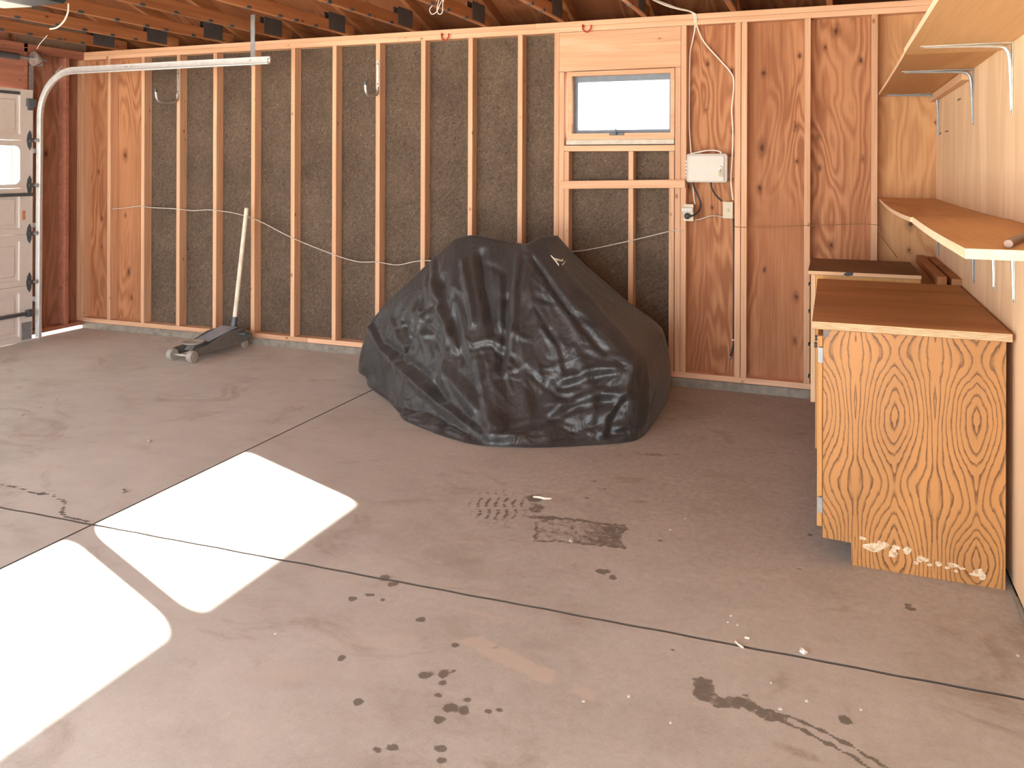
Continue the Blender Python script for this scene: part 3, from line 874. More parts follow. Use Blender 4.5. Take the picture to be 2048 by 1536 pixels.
for z in (0.35, 1.0, 1.65):
    MB().box(-0.288, -0.17, -0.541, -0.537, z - 0.02, z + 0.02).build('wall_bracket', M['grey_steel'], tk, org)
MB().box(-0.2915, -0.2885, -0.575, -0.53, 0.03, 2.40).build('wall_angle', M['grey_steel'], tk, org)
for q in ([(-0.02, -0.535, 2.33), (0.02, -0.53, 2.36), (0.05, -0.53, 2.38)], [(-0.07, -0.535, 2.27), (-0.03, -0.53, 2.29), (-0.04, -0.53, 2.31)]):
    MB().tube(q, 0.006, 6).build('flag_clip', M['galv'], tk, org)

sh = tag(empty('torsion_shaft', (-0.24, -0.55, 2.455)), 'grey torsion shaft with cable drum above the garage door', 'shaft')
org = (-0.24, -0.55, 2.455)
MB().cyl((-0.235, -5.2, 2.455), (-0.235, -0.45, 2.455), 0.0135, 12).build('shaft', M['grey_steel'], sh, org, smooth=True)
MB().lathe([(0.014, -0.03), (0.062, -0.03), (0.066, -0.02), (0.052, -0.012), (0.052, 0.012), (0.040, 0.02), (0.036, 0.03), (0.014, 0.03)], (-0.235, -0.55, 2.455), 'Y', 20).build('drum', M['galv'], sh, org, smooth=True)
MB().box(-0.291, -0.222, -0.500, -0.494, 2.40, 2.51, 0.002).build('bearing_plate', M['grey_steel'], sh, org)
MB().cyl((-0.235, -1.9, 2.455), (-0.235, -0.72, 2.455), 0.028, 16).build('spring', M['dark_steel'], sh, org, smooth=True)

# ------------------------------------------------------------------ door opener up under the trusses
oo = (2.3, -2.78, 2.36)
op = tag(empty('door_opener', oo), 'dark garage door opener with white light lens under the trusses', 'door opener')
MB().box(2.30, 2.56, -2.95, -2.62, 2.362, 2.56, 0.02).build('housing', M['black'], op, oo)
MB().prism([(1.72, 2.435), (1.90, 2.392), (2.10, 2.368), (2.299, 2.362), (2.299, 2.52), (1.80, 2.52)], -2.94, -2.63, 'Y').build('light_lens', M['white'], op, oo)
for xx in (2.32, 2.44): MB().box(xx, xx + .1, -2.80, -2.77, 2.56, 2.70).build('hanger', M['grey_steel'], op, oo)
MB().box(-0.20, 1.79, -2.80, -2.77, 2.43, 2.47, 0.002).build('rail', M['grey_steel'], op, oo)
MB().tube(catmull([(2.527, -2.60, 2.37), (2.524, -2.60, 2.326), (2.496, -2.6, 2.28), (2.446, -2.6, 2.249), (2.395, -2.6, 2.244)], 5), 0.0045, 6).build('cord', M['ivory'], op, oo, smooth=True)

def wire(name, pts, r, m, label, cat, n=5, group=None):
    o = tag(MB().tube(catmull(pts, n), r, 6).build(name, m, None, tuple(pts[0]), smooth='all'), label, cat, group)
    return o
wire('loose_wire', [(0.20, -0.8, 2.6), (0.174, -0.8, 2.58), (0.117, -0.8, 2.535), (0.083, -0.8, 2.495)], 0.003, M['cable'], 'short thin wire hanging from the leftmost truss above the door', 'wire')
wire('wire_tangle', [(3.804, -0.885, 2.66), (3.824, -0.88, 2.631), (3.800, -0.88, 2.599), (3.765, -0.87, 2.568), (3.772, -0.85, 2.540), (3.806, -0.85, 2.552), (3.832, -0.86, 2.59), (3.854, -0.86, 2.628), (3.862, -0.87, 2.588), (3.847, -0.85, 2.543), (3.822, -0.85, 2.538), (3.815, -0.86, 2.57), (3.85, -0.88, 2.645), (3.875, -0.88, 2.61)], 0.0028, M['cable'], 'small tangle of thin white wire hanging from a truss', 'wire')

# ------------------------------------------------------------------ hooks on the studs
def cordpart(parent, org_, pts, r):
    MB().tube(catmull(pts, 5), r, 6).build('cord', M['black'], parent, org_, smooth='all')
def big_hook(x, dy, label):
    o_ = (x, 0, 2.376)
    r = tag(empty('storage_hook', o_), label, 'hook', 'metal storage hooks on the studs')
    MB().box(x - 0.011, x + 0.011, -0.0065, -0.0025, 2.13, 2.378, 0.0015).build('back_plate', M['galv'], r, o_)
    p = catmull([(x, -0.008, 2.16), (x, -0.012, 2.12), (x, -0.035, 2.095), (x, -0.10, 2.083), (x, dy + 0.03, 2.078), (x, dy - 0.012, 2.10), (x, dy - 0.028, 2.165)], 5)
    MB().tube(p, 0.0115, 10).build('arm', M['galv'], r, o_, smooth=True)
    MB().cyl((x, dy - 0.027, 2.158), (x, dy - 0.030, 2.182), 0.0135, 10).build('end_cap', M['dark_steel'], r, o_, smooth=True)
    s = MB()
    for z in (2.345, 2.185): s.lathe([(0.006, 0), (0.006, -0.003), (0.002, -0.004)], (x, -0.0065, z), 'Y', 8)
    s.build('screws', M['dark_steel'], r, o_)['kind'] = 'stuff'
    return r
big_hook(0.832, -0.235, 'grey metal J hook on a stud just right of the track bend')
big_hook(2.866, -0.165, 'grey metal J hook on a stud right of the end of the door track')
def red_hook(x, w_, label):
    p = catmull([(x, -0.004, 2.545), (x - 0.004, -0.02, 2.555), (x + 0.002, -0.024, 2.52), (x + 0.03, -0.026, 2.500), (x + 0.055, -0.028, 2.518), (x + 0.064, -0.03, 2.55)], 5)
    tag(MB().tube(p, 0.0055, 8).build('utility_hook', M['red'], None, (x, -0.004, 2.55), smooth='all'), label, 'hook', 'red hooks on the top plate')
red_hook(3.443, 0, 'red vinyl utility hook screwed into the top plate above the bare studs')
red_hook(4.578, 0, 'red vinyl utility hook screwed into the top plate above the window')

# ------------------------------------------------------------------ twine across the studs
tw = [(0.02, 0.03, 1.12), (0.20, 0.03, 1.135), (0.41, -0.006, 1.157), (0.52, 0.0, 1.146), (0.83, -0.006, 1.140), (1.0, 0.0, 1.128), (1.24, -0.006, 1.138), (1.63, -0.006, 1.083), (2.05, -0.006, 0.924), (2.46, -0.006, 0.800), (2.68, 0.0, 0.752), (2.87, -0.006, 0.757),
      (3.05, 0.0, 0.742), (3.27, -0.006, 0.785), (3.68, -0.006, 0.80), (4.08, -0.006, 0.85), (4.40, -0.006, 0.895), (4.60, 0.0, 0.92), (4.93, -0.006, 1.00), (5.22, -0.006, 1.078), (5.30, -0.006, 1.085)]
wire('twine', tw, 0.0040, M['twine'], 'pale twine sagging across the studs behind the black cover', 'twine', 6)
wire('twine', [(5.645, -0.006, 1.125), (5.71, -0.006, 1.118), (6.11, -0.006, 1.14), (6.52, -0.006, 1.160), (6.548, -0.002, 1.10), (6.60, 0.05, 1.03), (6.66, 0.08, 0.945)], 0.0022, plain('brown twine', (0.28, 0.15, 0.075), 0.9), 'thin brown twine across the plywood bays behind the drawer unit', 'twine', 4)

# ------------------------------------------------------------------ control box, outlet, switch and their cables
o_ = (5.46, 0.08, 1.42)
cbx = tag(empty('control_box', o_), 'beige control box with keys in its lock, right of the window', 'control box')
MB().prism(rrect(5.325, 5.600, 1.421, 1.617, 0.016), -0.018, 0.0445, 'Y').build('body', plain('box case', (0.47, 0.42, 0.36), 0.5, var=.03), cbx, o_)
MB().prism(rrect(5.338, 5.578, 1.432, 1.601, 0.010), -0.026, -0.0185, 'Y').build('door', plain('box door', (0.60, 0.555, 0.48), 0.45, var=.02), cbx, o_)
lk = MB().lathe([(0.0135, -0.026), (0.0135, -0.031), (0.010, -0.033), (0.004, -0.033)], (5.557, 0, 1.519), 'Y', 16).build('lock', M['galv'], cbx, o_, smooth=True)
MB().box(5.5555, 5.5585, -0.052, -0.031, 1.505, 1.523).tube([(5.557, -0.046, 1.507), (5.552, -0.047, 1.495), (5.557, -0.047, 1.486), (5.562, -0.047, 1.495), (5.557, -0.046, 1.507)], 0.0014, 6).box(5.546, 5.554, -0.049, -0.047, 1.462, 1.494).box(5.560, 5.567, -0.047, -0.045, 1.458, 1.490).build('keys', M['wedge'], lk, o_)
h = MB()
for z in (1.46, 1.485, 1.51, 1.535, 1.56): h.cyl((5.3235, -0.014, z), (5.3235, -0.014, z + 0.012), 0.004, 8)
h.build('hinge', M['cable'], cbx, o_)

o_ = (5.338, 0, 1.15)
ol = tag(empty('power_outlet', o_), 'ivory power outlet with a white tap and black plug under the control box', 'outlet')
MB().box(5.303, 5.372, -0.007, -0.0012, 1.150, 1.268, 0.002).box(5.3205, 5.368, -0.001, 0.05, 1.156, 1.262).build('cover_plate', M['ivory'], ol, o_)
ta = MB().box(5.296, 5.372, -0.034, -0.0072, 1.215, 1.246, 0.004).build('multi_tap', M['white'], ol, o_)
sl = MB()
for x in (5.307, 5.329, 5.351):
    sl.box(x, x + 0.002, -0.0347, -0.0341, 1.232, 1.241).box(x + 0.009, x + 0.011, -0.0347, -0.0341, 1.232, 1.241).cyl((x + 0.0055, -0.0341, 1.224), (x + 0.0055, -0.0347, 1.224), 0.0025, 8)
sl.build('socket_slots', M['dark_steel'], ta, o_)['kind'] = 'stuff'
MB().lathe([(0.010, -0.0072), (0.020, -0.011), (0.022, -0.026), (0.018, -0.034), (0.006, -0.038)], (5.332, 0, 1.186), 'Y', 16).build('plug', M['black'], ol, o_, smooth=True)
cordpart(ol, (5.338, 0, 1.15), [(5.345, -0.026, 1.186), (5.375, -0.022, 1.193), (5.410, -0.01, 1.225), (5.420, 0.0, 1.268), (5.400, 0.005, 1.33), (5.372, 0.01, 1.385), (5.366, 0.012, 1.4205)], 0.0058)
cordpart(cbx, (5.46, 0.08, 1.42), [(5.487, 0.012, 1.4205), (5.492, 0.012, 1.385), (5.515, 0.015, 1.34), (5.560, 0.02, 1.292)], 0.0062)

o_ = (5.60, 0.0, 1.17)
sw = tag(empty('light_switch', o_), 'ivory switch plate on the plywood beside the double stud', 'switch')
MB().box(5.568, 5.636, 0.008, 0.0135, 1.174, 1.289, 0.002).box(5.572, 5.632, 0.0136, 0.089, 1.18, 1.283).build('cover_plate', M['ivory'], sw, o_)
MB().box(5.596, 5.608, -0.002, 0.0078, 1.220, 1.243, 0.002).build('toggle', M['ivory'], sw, o_)
wire('white_cable', [(4.90, -0.30, 2.760), (5.05, -0.16, 2.705), (5.17, -0.10, 2.662), (5.263, -0.07, 2.625), (5.335, -0.035, 2.607), (5.372, -0.006, 2.580), (5.377, -0.008, 2.54), (5.376, 0.02, 2.505), (5.352, 0.06, 2.41), (5.334, 0.06, 2.313), (5.331, 0.06, 2.10), (5.331, 0.06, 1.82), (5.342, 0.055, 1.66), (5.35, 0.03, 1.6175)], 0.0055, M['cable'], 'white cable dropping from the trusses along the window stud to the control box', 'cable')
wire('white_cable', [(4.98, -0.30, 2.740), (5.10, -0.18, 2.68), (5.20, -0.12, 2.635), (5.29, -0.08, 2.610), (5.35, -0.04, 2.600), (5.385, -0.008, 2.578), (5.388, -0.008, 2.54), (5.388, 0.02, 2.505), (5.43, 0.06, 2.40), (5.54, 0.07, 2.268), (5.605, 0.07, 2.19), (5.632, 0.07, 2.126), (5.628, 0.075, 2.02), (5.619, 0.078, 1.92), (5.627, 0.07, 1.80), (5.630, 0.04, 1.68), (5.626, 0.03, 1.55), (5.620, 0.03, 1.43), (5.633, 0.04, 1.30)], 0.0055, M['cable'], 'white cable curving from the trusses past the box to the switch plate', 'cable')
wire('white_cable', [(5.352, -0.01, 1.6178), (5.40, 0.0, 1.628), (5.46, 0.0, 1.640), (5.52, 0.0, 1.640), (5.555, 0.0, 1.628), (5.552, 0.0, 1.6178)], 0.0045, M['cable'], 'loop of white cable lying on top of the control box', 'cable')
wire('white_cable', [(5.362, 0.02, 1.4205), (5.366, 0.02, 1.36), (5.371, 0.03, 1.30), (5.376, 0.04, 1.265)], 0.0035, M['cable'], 'thin white cable between the control box and the outlet', 'cable')
wire('grey_cable', [(5.374, 0.045, 1.155), (5.42, 0.05, 1.165), (5.48, 0.05, 1.187), (5.54, 0.05, 1.186), (5.570, 0.05, 1.178)], 0.004, M['twine'], 'grey cable bowed between the outlet and the switch plate', 'cable')
bc = MB().tube(catmull([(5.636, 0.05, 1.1735), (5.637, 0.07, 1.0), (5.637, 0.075, 0.6), (5.637, 0.075, 0.335), (5.630, 0.07, 0.27), (5.618, 0.06, 0.222)], 5), 0.0065, 8)
bcb = tag(bc.build('black_cable', M['black'], None, (5.636, 0.05, 1.17), smooth='all'), 'long black cable running down from the switch plate beside the double stud', 'cable')
MB().box(5.626, 5.6475, 0.062, 0.088, 0.33, 0.338).build('staple', M['cable'], bcb, (5.636, 0.05, 1.17))
MB().cyl((5.618, 0.06, 0.222), (5.613, 0.058, 0.205), 0.0085, 10).build('cable_end', M['grey_steel'], bcb, (5.636, 0.05, 1.17))

# ------------------------------------------------------------------ floor jack
jo = Vector((1.545, -0.715, 0.0)); ax = Vector((0.07, 1.0, 0)).normalized(); sd = Vector((ax.y, -ax.x, 0))
JM = Matrix(((ax.x, sd.x, 0, jo.x), (ax.y, sd.y, 0, jo.y), (0, 0, 1, 0), (0, 0, 0, 1)))    # local: x back towards the wall, y to the right
jk = tag(empty('floor_jack', jo), 'grey hydraulic floor jack with a tall cream handle beside the studs', 'floor jack')
def jbuild(m, name, mat, parent=jk, smooth=False):
    m.v = [tuple(JM @ Vector(p)) for p in m.v]
    return m.build(name, mat, parent, tuple(jo), smooth=smooth)
side = [(-0.02, 0.03), (-0.03, 0.075), (0.02, 0.095), (0.16, 0.105), (0.36, 0.165), (0.52, 0.175), (0.60, 0.12), (0.60, 0.06), (0.30, 0.045)]
for s in (-1, 1):
    m = MB(); y0 = s * 0.100; y1 = s * 0.108
    n = len(side)
    m.add([(x, y0, z) for x, z in side] + [(x, y1, z) for x, z in side], [tuple(range(n)), tuple(reversed(range(n, 2 * n)))] + [(k, n + k, n + (k + 1) % n, (k + 1) % n) for k in range(n)])
    jbuild(m, 'side_plate', M['jack_body'])
    jbuild(MB().lathe([(0.01, s * 0.078), (0.042, s * 0.080), (0.046, s * 0.090), (0.046, s * 0.122), (0.040, s * 0.130), (0.012, s * 0.132)], (0, 0, 0.046), 'Y', 22), 'front_wheel', M['jack_wheel'], smooth=True)
    jbuild(MB().lathe([(0.008, s * 0.078), (0.030, s * 0.080), (0.032, s * 0.086), (0.032, s * 0.102), (0.028, s * 0.106), (0.008, s * 0.106)], (0.585, 0, 0.032), 'Y', 18), 'rear_caster', M['jack_wheel'], smooth=True)
jbuild(MB().cyl((0, -0.10, 0.046), (0, 0.10, 0.046), 0.009, 10), 'axle', M['galv'], smooth=True)
jbuild(MB().cyl((0.03, -0.10, 0.03), (0.03, 0.10, 0.03), 0.006, 8), 'tie_rod', M['galv'], smooth=True)
pl_ = MB(); pl_.add([(0.20, -0.075, 0.125), (0.20, 0.075, 0.125), (0.50, 0.085, 0.188), (0.50, -0.085, 0.188), (0.20, -0.075, 0.119), (0.20, 0.075, 0.119), (0.50, 0.085, 0.182), (0.50, -0.085, 0.182)],
        [(0, 1, 2, 3), (7, 6, 5, 4), (0, 4, 5, 1), (1, 5, 6, 2), (2, 6, 7, 3), (3, 7, 4, 0)])
jbuild(pl_, 'cover_plate', M['jack_plate'])
jbuild(MB().prism([(0.06, 0.075), (0.10, 0.108), (0.34, 0.15), (0.44, 0.12), (0.30, 0.06)], -0.040, 0.040, 'Y'), 'lift_arm', M['jack_body'])
jbuild(MB().lathe([(0.03, 0.100), (0.060, 0.112), (0.082, 0.122), (0.086, 0.132), (0.072, 0.134), (0.060, 0.126), (0.01, 0.124)], (0.115, 0, 0), 'Z', 24), 'saddle', M['jack_wheel'], smooth=True)
jbuild(MB().box(0.44, 0.60, -0.095, 0.095, 0.05, 0.165, 0.012), 'hydraulic_unit', M['jack_body'])
jbuild(MB().box(0.48, 0.55, 0.10, 0.19, 0.13, 0.15, 0.004).box(0.58, 0.60, 0.09, 0.16, 0.09, 0.125, 0.004), 'foot_pedal', M['dark_steel'])
HB, HT = Vector((1.600, -0.185, 0.16)), Vector((1.655, -0.090, 1.172))
hd = (HT - HB)
MB().cyl(HB, HB + hd * 0.10, 0.028, 14, 0.024).build('handle_socket', M['dark_steel'], jk, tuple(jo), smooth=True)
MB().tube([HB + hd * 0.075, HB + hd * 0.55, HB + hd * 0.552, HB + hd * 0.56, HB + hd * 0.562, HT], [0.0185, 0.0185, 0.0165, 0.0165, 0.0185, 0.0185], 14).build('handle', M['handle_paint'], jk, tuple(jo), smooth=True)
MB().cyl(HT - hd * 0.004, HT + hd * 0.002, 0.0195, 14).build('handle_cap', M['dark_steel'], jk, tuple(jo), smooth=True)

# ------------------------------------------------------------------ motorcycle cover (draped sheet, folds, then relaxed as cloth)
CF = np.array([
 [[3.209,-.70,.406],[3.18,-.72,.294],[3.171,-.75,.211],[3.161,-.76,.124],[3.161,-.76,.071],[3.214,-.74,.012]],
 [[3.341,-.72,.545],[3.375,-.80,.428],[3.399,-.86,.304],[3.434,-.90,.179],[3.49,-.95,.075],[3.63,-1.14,.008]],
 [[3.49,-.74,.678],[3.589,-.90,.528],[3.656,-1.02,.356],[3.696,-1.12,.203],[3.735,-1.22,.080],[3.882,-1.42,.006]],
 [[3.764,-.76,.91],[3.86,-.98,.689],[3.909,-1.12,.475],[3.957,-1.24,.27],[4.018,-1.38,.100],[4.17,-1.575,.006]],
 [[3.908,-.78,1.025],[4.028,-1.02,.768],[4.111,-1.18,.517],[4.187,-1.32,.294],[4.263,-1.47,.110],[4.398,-1.66,.006]],
 [[4.052,-.80,1.058],[4.184,-1.02,.792],[4.28,-1.20,.533],[4.374,-1.38,.296],[4.459,-1.54,.130],[4.554,-1.659,.006]],
 [[4.248,-.80,1.032],[4.378,-1.02,.756],[4.482,-1.20,.518],[4.584,-1.36,.282],[4.675,-1.48,.115],[4.799,-1.579,.006]],
 [[4.381,-.82,1.019],[4.536,-1.02,.765],[4.702,-1.20,.505],[4.858,-1.32,.271],[4.97,-1.40,.120],[5.062,-1.43,.006]],
 [[4.45,-.84,1.017],[4.723,-1.00,.788],[4.978,-1.10,.601],[5.211,-1.18,.41],[5.258,-1.22,.215],[5.251,-1.275,.006]],
 [[4.53,-.74,1.063],[4.778,-.80,.837],[5.028,-.82,.636],[5.258,-.82,.415],[5.295,-.85,.19],[5.286,-.96,.006]],
 [[4.593,-.62,1.062],[4.788,-.56,.848],[5.023,-.48,.644],[5.236,-.42,.471],[5.285,-.38,.18],[5.254,-.28,.006]]])
def cover_base(MU, MR):
    tt = np.array([0, .2, .4, .6, .8, 1.0])
    cb = []
    for j in range(1, 10):
        T = CF[j, 0] + np.array([0, .10, -.02]); H = np.array([CF[j, 5, 0] * .6 + T[0] * .4, -.17, .006])
        if j == 9: T = np.array([4.50, -.63, 1.045]); H = np.array([5.02, -.17, .006])
        if j == 8: T = np.array([4.40, -.70, 1.00]); H = np.array([4.80, -.17, .006])
        P = T + (H - T) * tt[:, None]; P[:, 1] = T[1] + (H[1] - T[1]) * tt ** .5
        cb.append(P)
    ring = [CF[0]] + [CF[j] for j in range(1, 10)] + [CF[10]] + cb[::-1]
    G = np.array(ring)                                  # 20 x 6 x 3
    mid = np.empty((20, 1, 3))
    for k in range(20): mid[k, 0] = (G[k, 0] + G[(20 - k) % 20, 0]) / 2
    mid[1:10, 0, 2] += .008; mid[11:, 0, 2] += .008
    G = np.concatenate([mid, G], 1)                      # 20 x 7 x 3
    def up(A, m, per):
        n = len(A); out = []
        L = n if per else n - 1
        for i in range(L):
            g = (lambda q: A[q % n]) if per else (lambda q: A[min(max(q, 0), n - 1)])
            a, b, c, d = g(i - 1), g(i), g(i + 1), g(i + 2)
            for k in range(m):
                t = k / m
                cr = .5 * (2 * b + (c - a) * t + (2 * a - 5 * b + 4 * c - d) * t * t + (3 * b - a - 3 * c + d) * t ** 3)
                out.append(.6 * cr + .4 * (b + (c - b) * t))
        if not per: out.append(A[-1])
        return np.array(out)
    G = up(G, MU, True)
    G = up(G.transpose(1, 0, 2), MR, False).transpose(1, 0, 2)
    return G
def grid_normals(P):
    du = np.roll(P, -1, 0) - np.roll(P, 1, 0)
    dv = np.gradient(P, axis=1)
    n = np.cross(dv, du)
    return n / (np.linalg.norm(n, axis=-1, keepdims=True) + 1e-9)

FOLDS = [
 (0.022, 0.022, [(41,8),(42,39),(49,60),(56,76)]),
 (-0.022, 0.03, [(47,39),(54,61),(59,81)]),
 (-0.03, 0.03, [(74,31),(74,44),(76,58),(77,66)]),
 (0.016, 0.02, [(62,34),(65,50),(67,64)]),
 (0.016, 0.02, [(82,40),(81,55),(79,72)]),
 (-0.026, 0.026, [(84,49),(81,69),(79,83)]),
 (0.02, 0.02, [(96,31),(89,49),(84,68),(81,83)]),
 (0.026, 0.022, [(6,35),(15,71),(30,88),(46,107),(58,118),(70,131)]),
 (-0.018, 0.022, [(18,66),(31,79),(43,94),(50,105)]),
 (0.016, 0.018, [(21,44),(26,62),(30,76)]),
 (-0.018, 0.018, [(28,48),(32,68),(31,71)]),
 (0.018, 0.018, [(38,56),(34,69),(32,79)]),
 (-0.016, 0.015, [(35,41),(33,55),(30,67)]),
 (0.02, 0.022, [(70,131),(84,118),(96,100),(105,99),(110,105)]),
 (-0.022, 0.022, [(75,123),(89,112),(98,101),(104,102)]),
 (0.014, 0.015, [(106,47),(107,60),(106,72)]),
 (-0.016, 0.018, [(110,30),(109,45),(108,61),(109,79)]),
 (0.015, 0.014, [(98,62),(100,71),(99,80)]),
 (-0.014, 0.014, [(100,63),(101,72),(100,82)]),
 (0.018, 0.016, [(99,85),(105,85),(109,88)]),
 (-0.015, 0.016, [(97,88),(103,88),(107,89)]),
 (0.018, 0.018, [(112,89),(109,104),(104,112),(102,124)]),
 (-0.018, 0.016, [(109,107),(106,117),(104,125)]),
 (0.012, 0.014, [(67,73),(76,70),(81,73)]),
 (-0.012, 0.012, [(65,76),(75,73),(81,78)]),
 (0.014, 0.018, [(54,53),(51,74),(49,93)]),
 (0.013, 0.02, [(68,80),(70,98),(71,126)]),
 (0.014, 0.02, [(104,73),(103,91),(102,109)]),
 (0.012, 0.02, [(25,132),(40,126),(56,128)]),
 (-0.014, 0.02, [(32,117),(45,116),(58,123)]),
]
HOT = [(30, 49), (26, 70), (35, 41), (75, 71), (70, 75), (99, 71), (100, 80), (104, 93), (98, 114), (105, 116), (26, 132), (99, 40), (46, 49)]
def build_cover():
    MU, MR = 24, 24
    G = cover_base(MU, MR)
    Nn, Rr = G.shape[:2]
    nr = grid_normals(G)
    c = G.mean((0, 1)); flip = np.sign(((G - c) * nr).sum(-1).mean())
    nr *= flip
    P = G.copy()
    r_ = np.arange(Rr)
    env = np.clip((r_ - 12) / 26, 0, 1) * np.clip((Rr - 1 - r_) / 8, 0.25, 1)
    # explicit folds
    disp = np.zeros((Nn, Rr))
    K = 10 * MU + 8
    B = G[:K].reshape(-1, 3)
    for amp, wd, pts in FOLDS:
        q = [G[int(k * MU / 14), int(r * MR / 22)] for k, r in pts]
        d = np.full(len(B), 9.0)
        for a, b in zip(q[:-1], q[1:]):
            v = b - a; t = np.clip(((B - a) @ v) / (v @ v), 0, 1)
            e = np.linalg.norm(B - a - t[:, None] * v, axis=1)
            e = e * (1 + .0 * t)
            d = np.minimum(d, e)
        disp[:K] += (1.5 * amp * np.clip(1 - d / (2.0 * wd), 0, 1) ** 1.15).reshape(K, Rr)
    # random creases: sharp tent ridges along short lines on the cloth, mostly following its fall
    g2 = np.random.default_rng(5)
    A = G.reshape(-1, 3)
    for n_, lo, hi_, wd, amp, sp in ((34, 34, 80, .070, .026, 0), (46, 14, 34, .036, .014, 0), (90, 10, 26, .028, .014, 1), (90, 6, 14, .016, .008, 1)):
        for _ in range(n_):
            if sp:
                hk, hr = HOT[g2.integers(0, len(HOT))]
                k0 = int(np.clip(hk * MU / 14 + g2.normal(0, 13), 0, 10 * MU + 4)); r0 = int(np.clip(hr * MR / 22 + g2.normal(0, 11), 24, Rr - 4))
            else:
                k0, r0 = g2.integers(0, 10 * MU + 4), g2.integers(24, Rr - 4)
            an = g2.normal(0, 1.1 if sp else .40); ln = g2.uniform(lo, hi_)
            k1_ = int(np.clip(k0 + ln * math.sin(an) * 1.3, 0, 10 * MU + 6)); r1 = int(np.clip(r0 + ln * math.cos(an), 10, Rr - 1))
            a = G[k0, r0]; v = G[k1_, r1] - a; L2 = v @ v
            if L2 < 1e-6: continue
            t = np.clip(((A - a) @ v) / L2, 0, 1)
            d = np.linalg.norm(A - a - t[:, None] * v, axis=1)
            fade = 1 - .7 * np.abs(2 * t - 1)
            disp += (g2.choice([-1, 1]) * amp * g2.uniform(.5, 1.2) * fade * np.clip(1 - d / wd, 0, 1)).reshape(Nn, Rr)
    calm = np.ones((Nn, Rr)); kk = np.arange(Nn)
    dark = np.clip(1 - np.abs(kk - 9.36 * MU) / MU, 0, 1)[:, None]
    disp *= env[None, :] * (1 - .85 * dark)
    P = P + nr * disp[..., None]
    # cloth relaxation: slightly slack rest lengths, pulled gently to the draped shape
    def nb(A, dk, dr):
        A = np.roll(A, -dk, 0)
        return A[:, dr:] if dr >= 0 else A[:, :dr]
    edges = [(1, 0, 1.0), (0, 1, 1.0), (1, 1, .6), (-1, 1, .6), (2, 0, .25), (0, 2, .25)]
    slack = (1.055 - .05 * dark) * np.ones((Nn, Rr))
    rest = []
    for dk, dr, wt in edges:
        a = G[:, :Rr - dr]; b = nb(G, dk, dr)
        rest.append(np.linalg.norm(b - a, axis=-1) * slack[:, :Rr - dr])
    tgt = P.copy()
    kpull = .05 + .25 * np.clip(1 - r_ / 16, 0, 1)
    for it in range(90):
        acc = np.zeros_like(P); cnt = np.zeros((Nn, Rr, 1))
        for (dk, dr, wt), L in zip(edges, rest):
            a = P[:, :Rr - dr]; b = nb(P, dk, dr)
            d = b - a; l = np.linalg.norm(d, axis=-1) + 1e-9
            cor = d * (.5 * wt * (l - L) / l)[..., None]
            acc[:, :Rr - dr] += cor; cnt[:, :Rr - dr] += wt
            t = np.zeros_like(P); t[:, dr:] = -cor
            acc += np.roll(t, dk, 0)
            u = np.zeros((Nn, Rr, 1)); u[:, dr:] = wt
            cnt += np.roll(u, dk, 0)
        P = P + 1.2 * acc / cnt
        P += (tgt - P) * kpull[None, :, None]
        if it % 4 == 3:                       # a little bending stiffness
            Lp = (np.roll(P, 1, 0) + np.roll(P, -1, 0)) * .25 - .5 * P
            Lp[:, 1:-1] += (P[:, :-2] + P[:, 2:]) * .25 - .5 * P[:, 1:-1]
            P += .05 * Lp
        m = (P[:, 0] + P[(-np.arange(Nn)) % Nn, 0]) / 2
        P[:, 0] = m
        P[..., 2] = np.maximum(P[..., 2], .004)
    idx = np.arange(Nn * Rr).reshape(Nn, Rr)
    k1 = np.roll(idx, -1, 0)
    Q = np.stack([idx[:, :-1], k1[:, :-1], k1[:, 1:], idx[:, 1:]], -1).reshape(-1, 4)
    org = (4.35, -0.85, 0.0)
    me = bpy.data.meshes.new('motorcycle_cover')
    V = P.reshape(-1, 3) - np.array(org)
    me.from_pydata(V.tolist(), [], Q.tolist())
    import bmesh
    b = bmesh.new(); b.from_mesh(me)
    bmesh.ops.remove_doubles(b, verts=b.verts, dist=1e-5)
    bmesh.ops.recalc_face_normals(b, faces=b.faces)
    b.to_mesh(me); b.free()
    me.polygons.foreach_set('use_smooth', [True] * len(me.polygons))
    me.materials.append(M['nylon'])
    o = bpy.data.objects.new('motorcycle_cover', me); COL.objects.link(o); o.location = org
    tag(o, 'crumpled black nylon cover draped over a motorcycle in front of the back wall', 'motorcycle cover')
    # printed emblem on the smooth front slope: stacked bars of a stylised wing
    n2 = grid_normals(P); n2 *= np.sign(((P - P.mean((0, 1))) * n2).sum(-1).mean())
    kc, rc = int(123 * MU / 14), int(35 * MR / 22)
    p0 = P[kc, rc]; nn = n2[kc - 5:kc + 6, rc - 4:rc + 5].mean((0, 1)); nn /= np.linalg.norm(nn)
    view = np.array([6.2688, -5.8201, 1.5162]) - p0
    if nn @ view < 0: nn = -nn
    up = np.array([0, 0, 1.0]); ux = np.cross(up, nn); ux /= np.linalg.norm(ux); uy = np.cross(nn, ux)
    def surf(a, b_):
        """follow the cloth: nearest cloth point to the flat position, lifted 2 mm"""
        f = p0 + ux * a + uy * b_
        sub = P[kc - 24:kc + 25, rc - 24:rc + 25].reshape(-1, 3)
        i = np.argsort(((sub - f) ** 2).sum(1))[:6]
        c_ = sub[i].mean(0); h = (c_ - f) @ nn
        return f + nn * (h + .005)
    s = 0.062
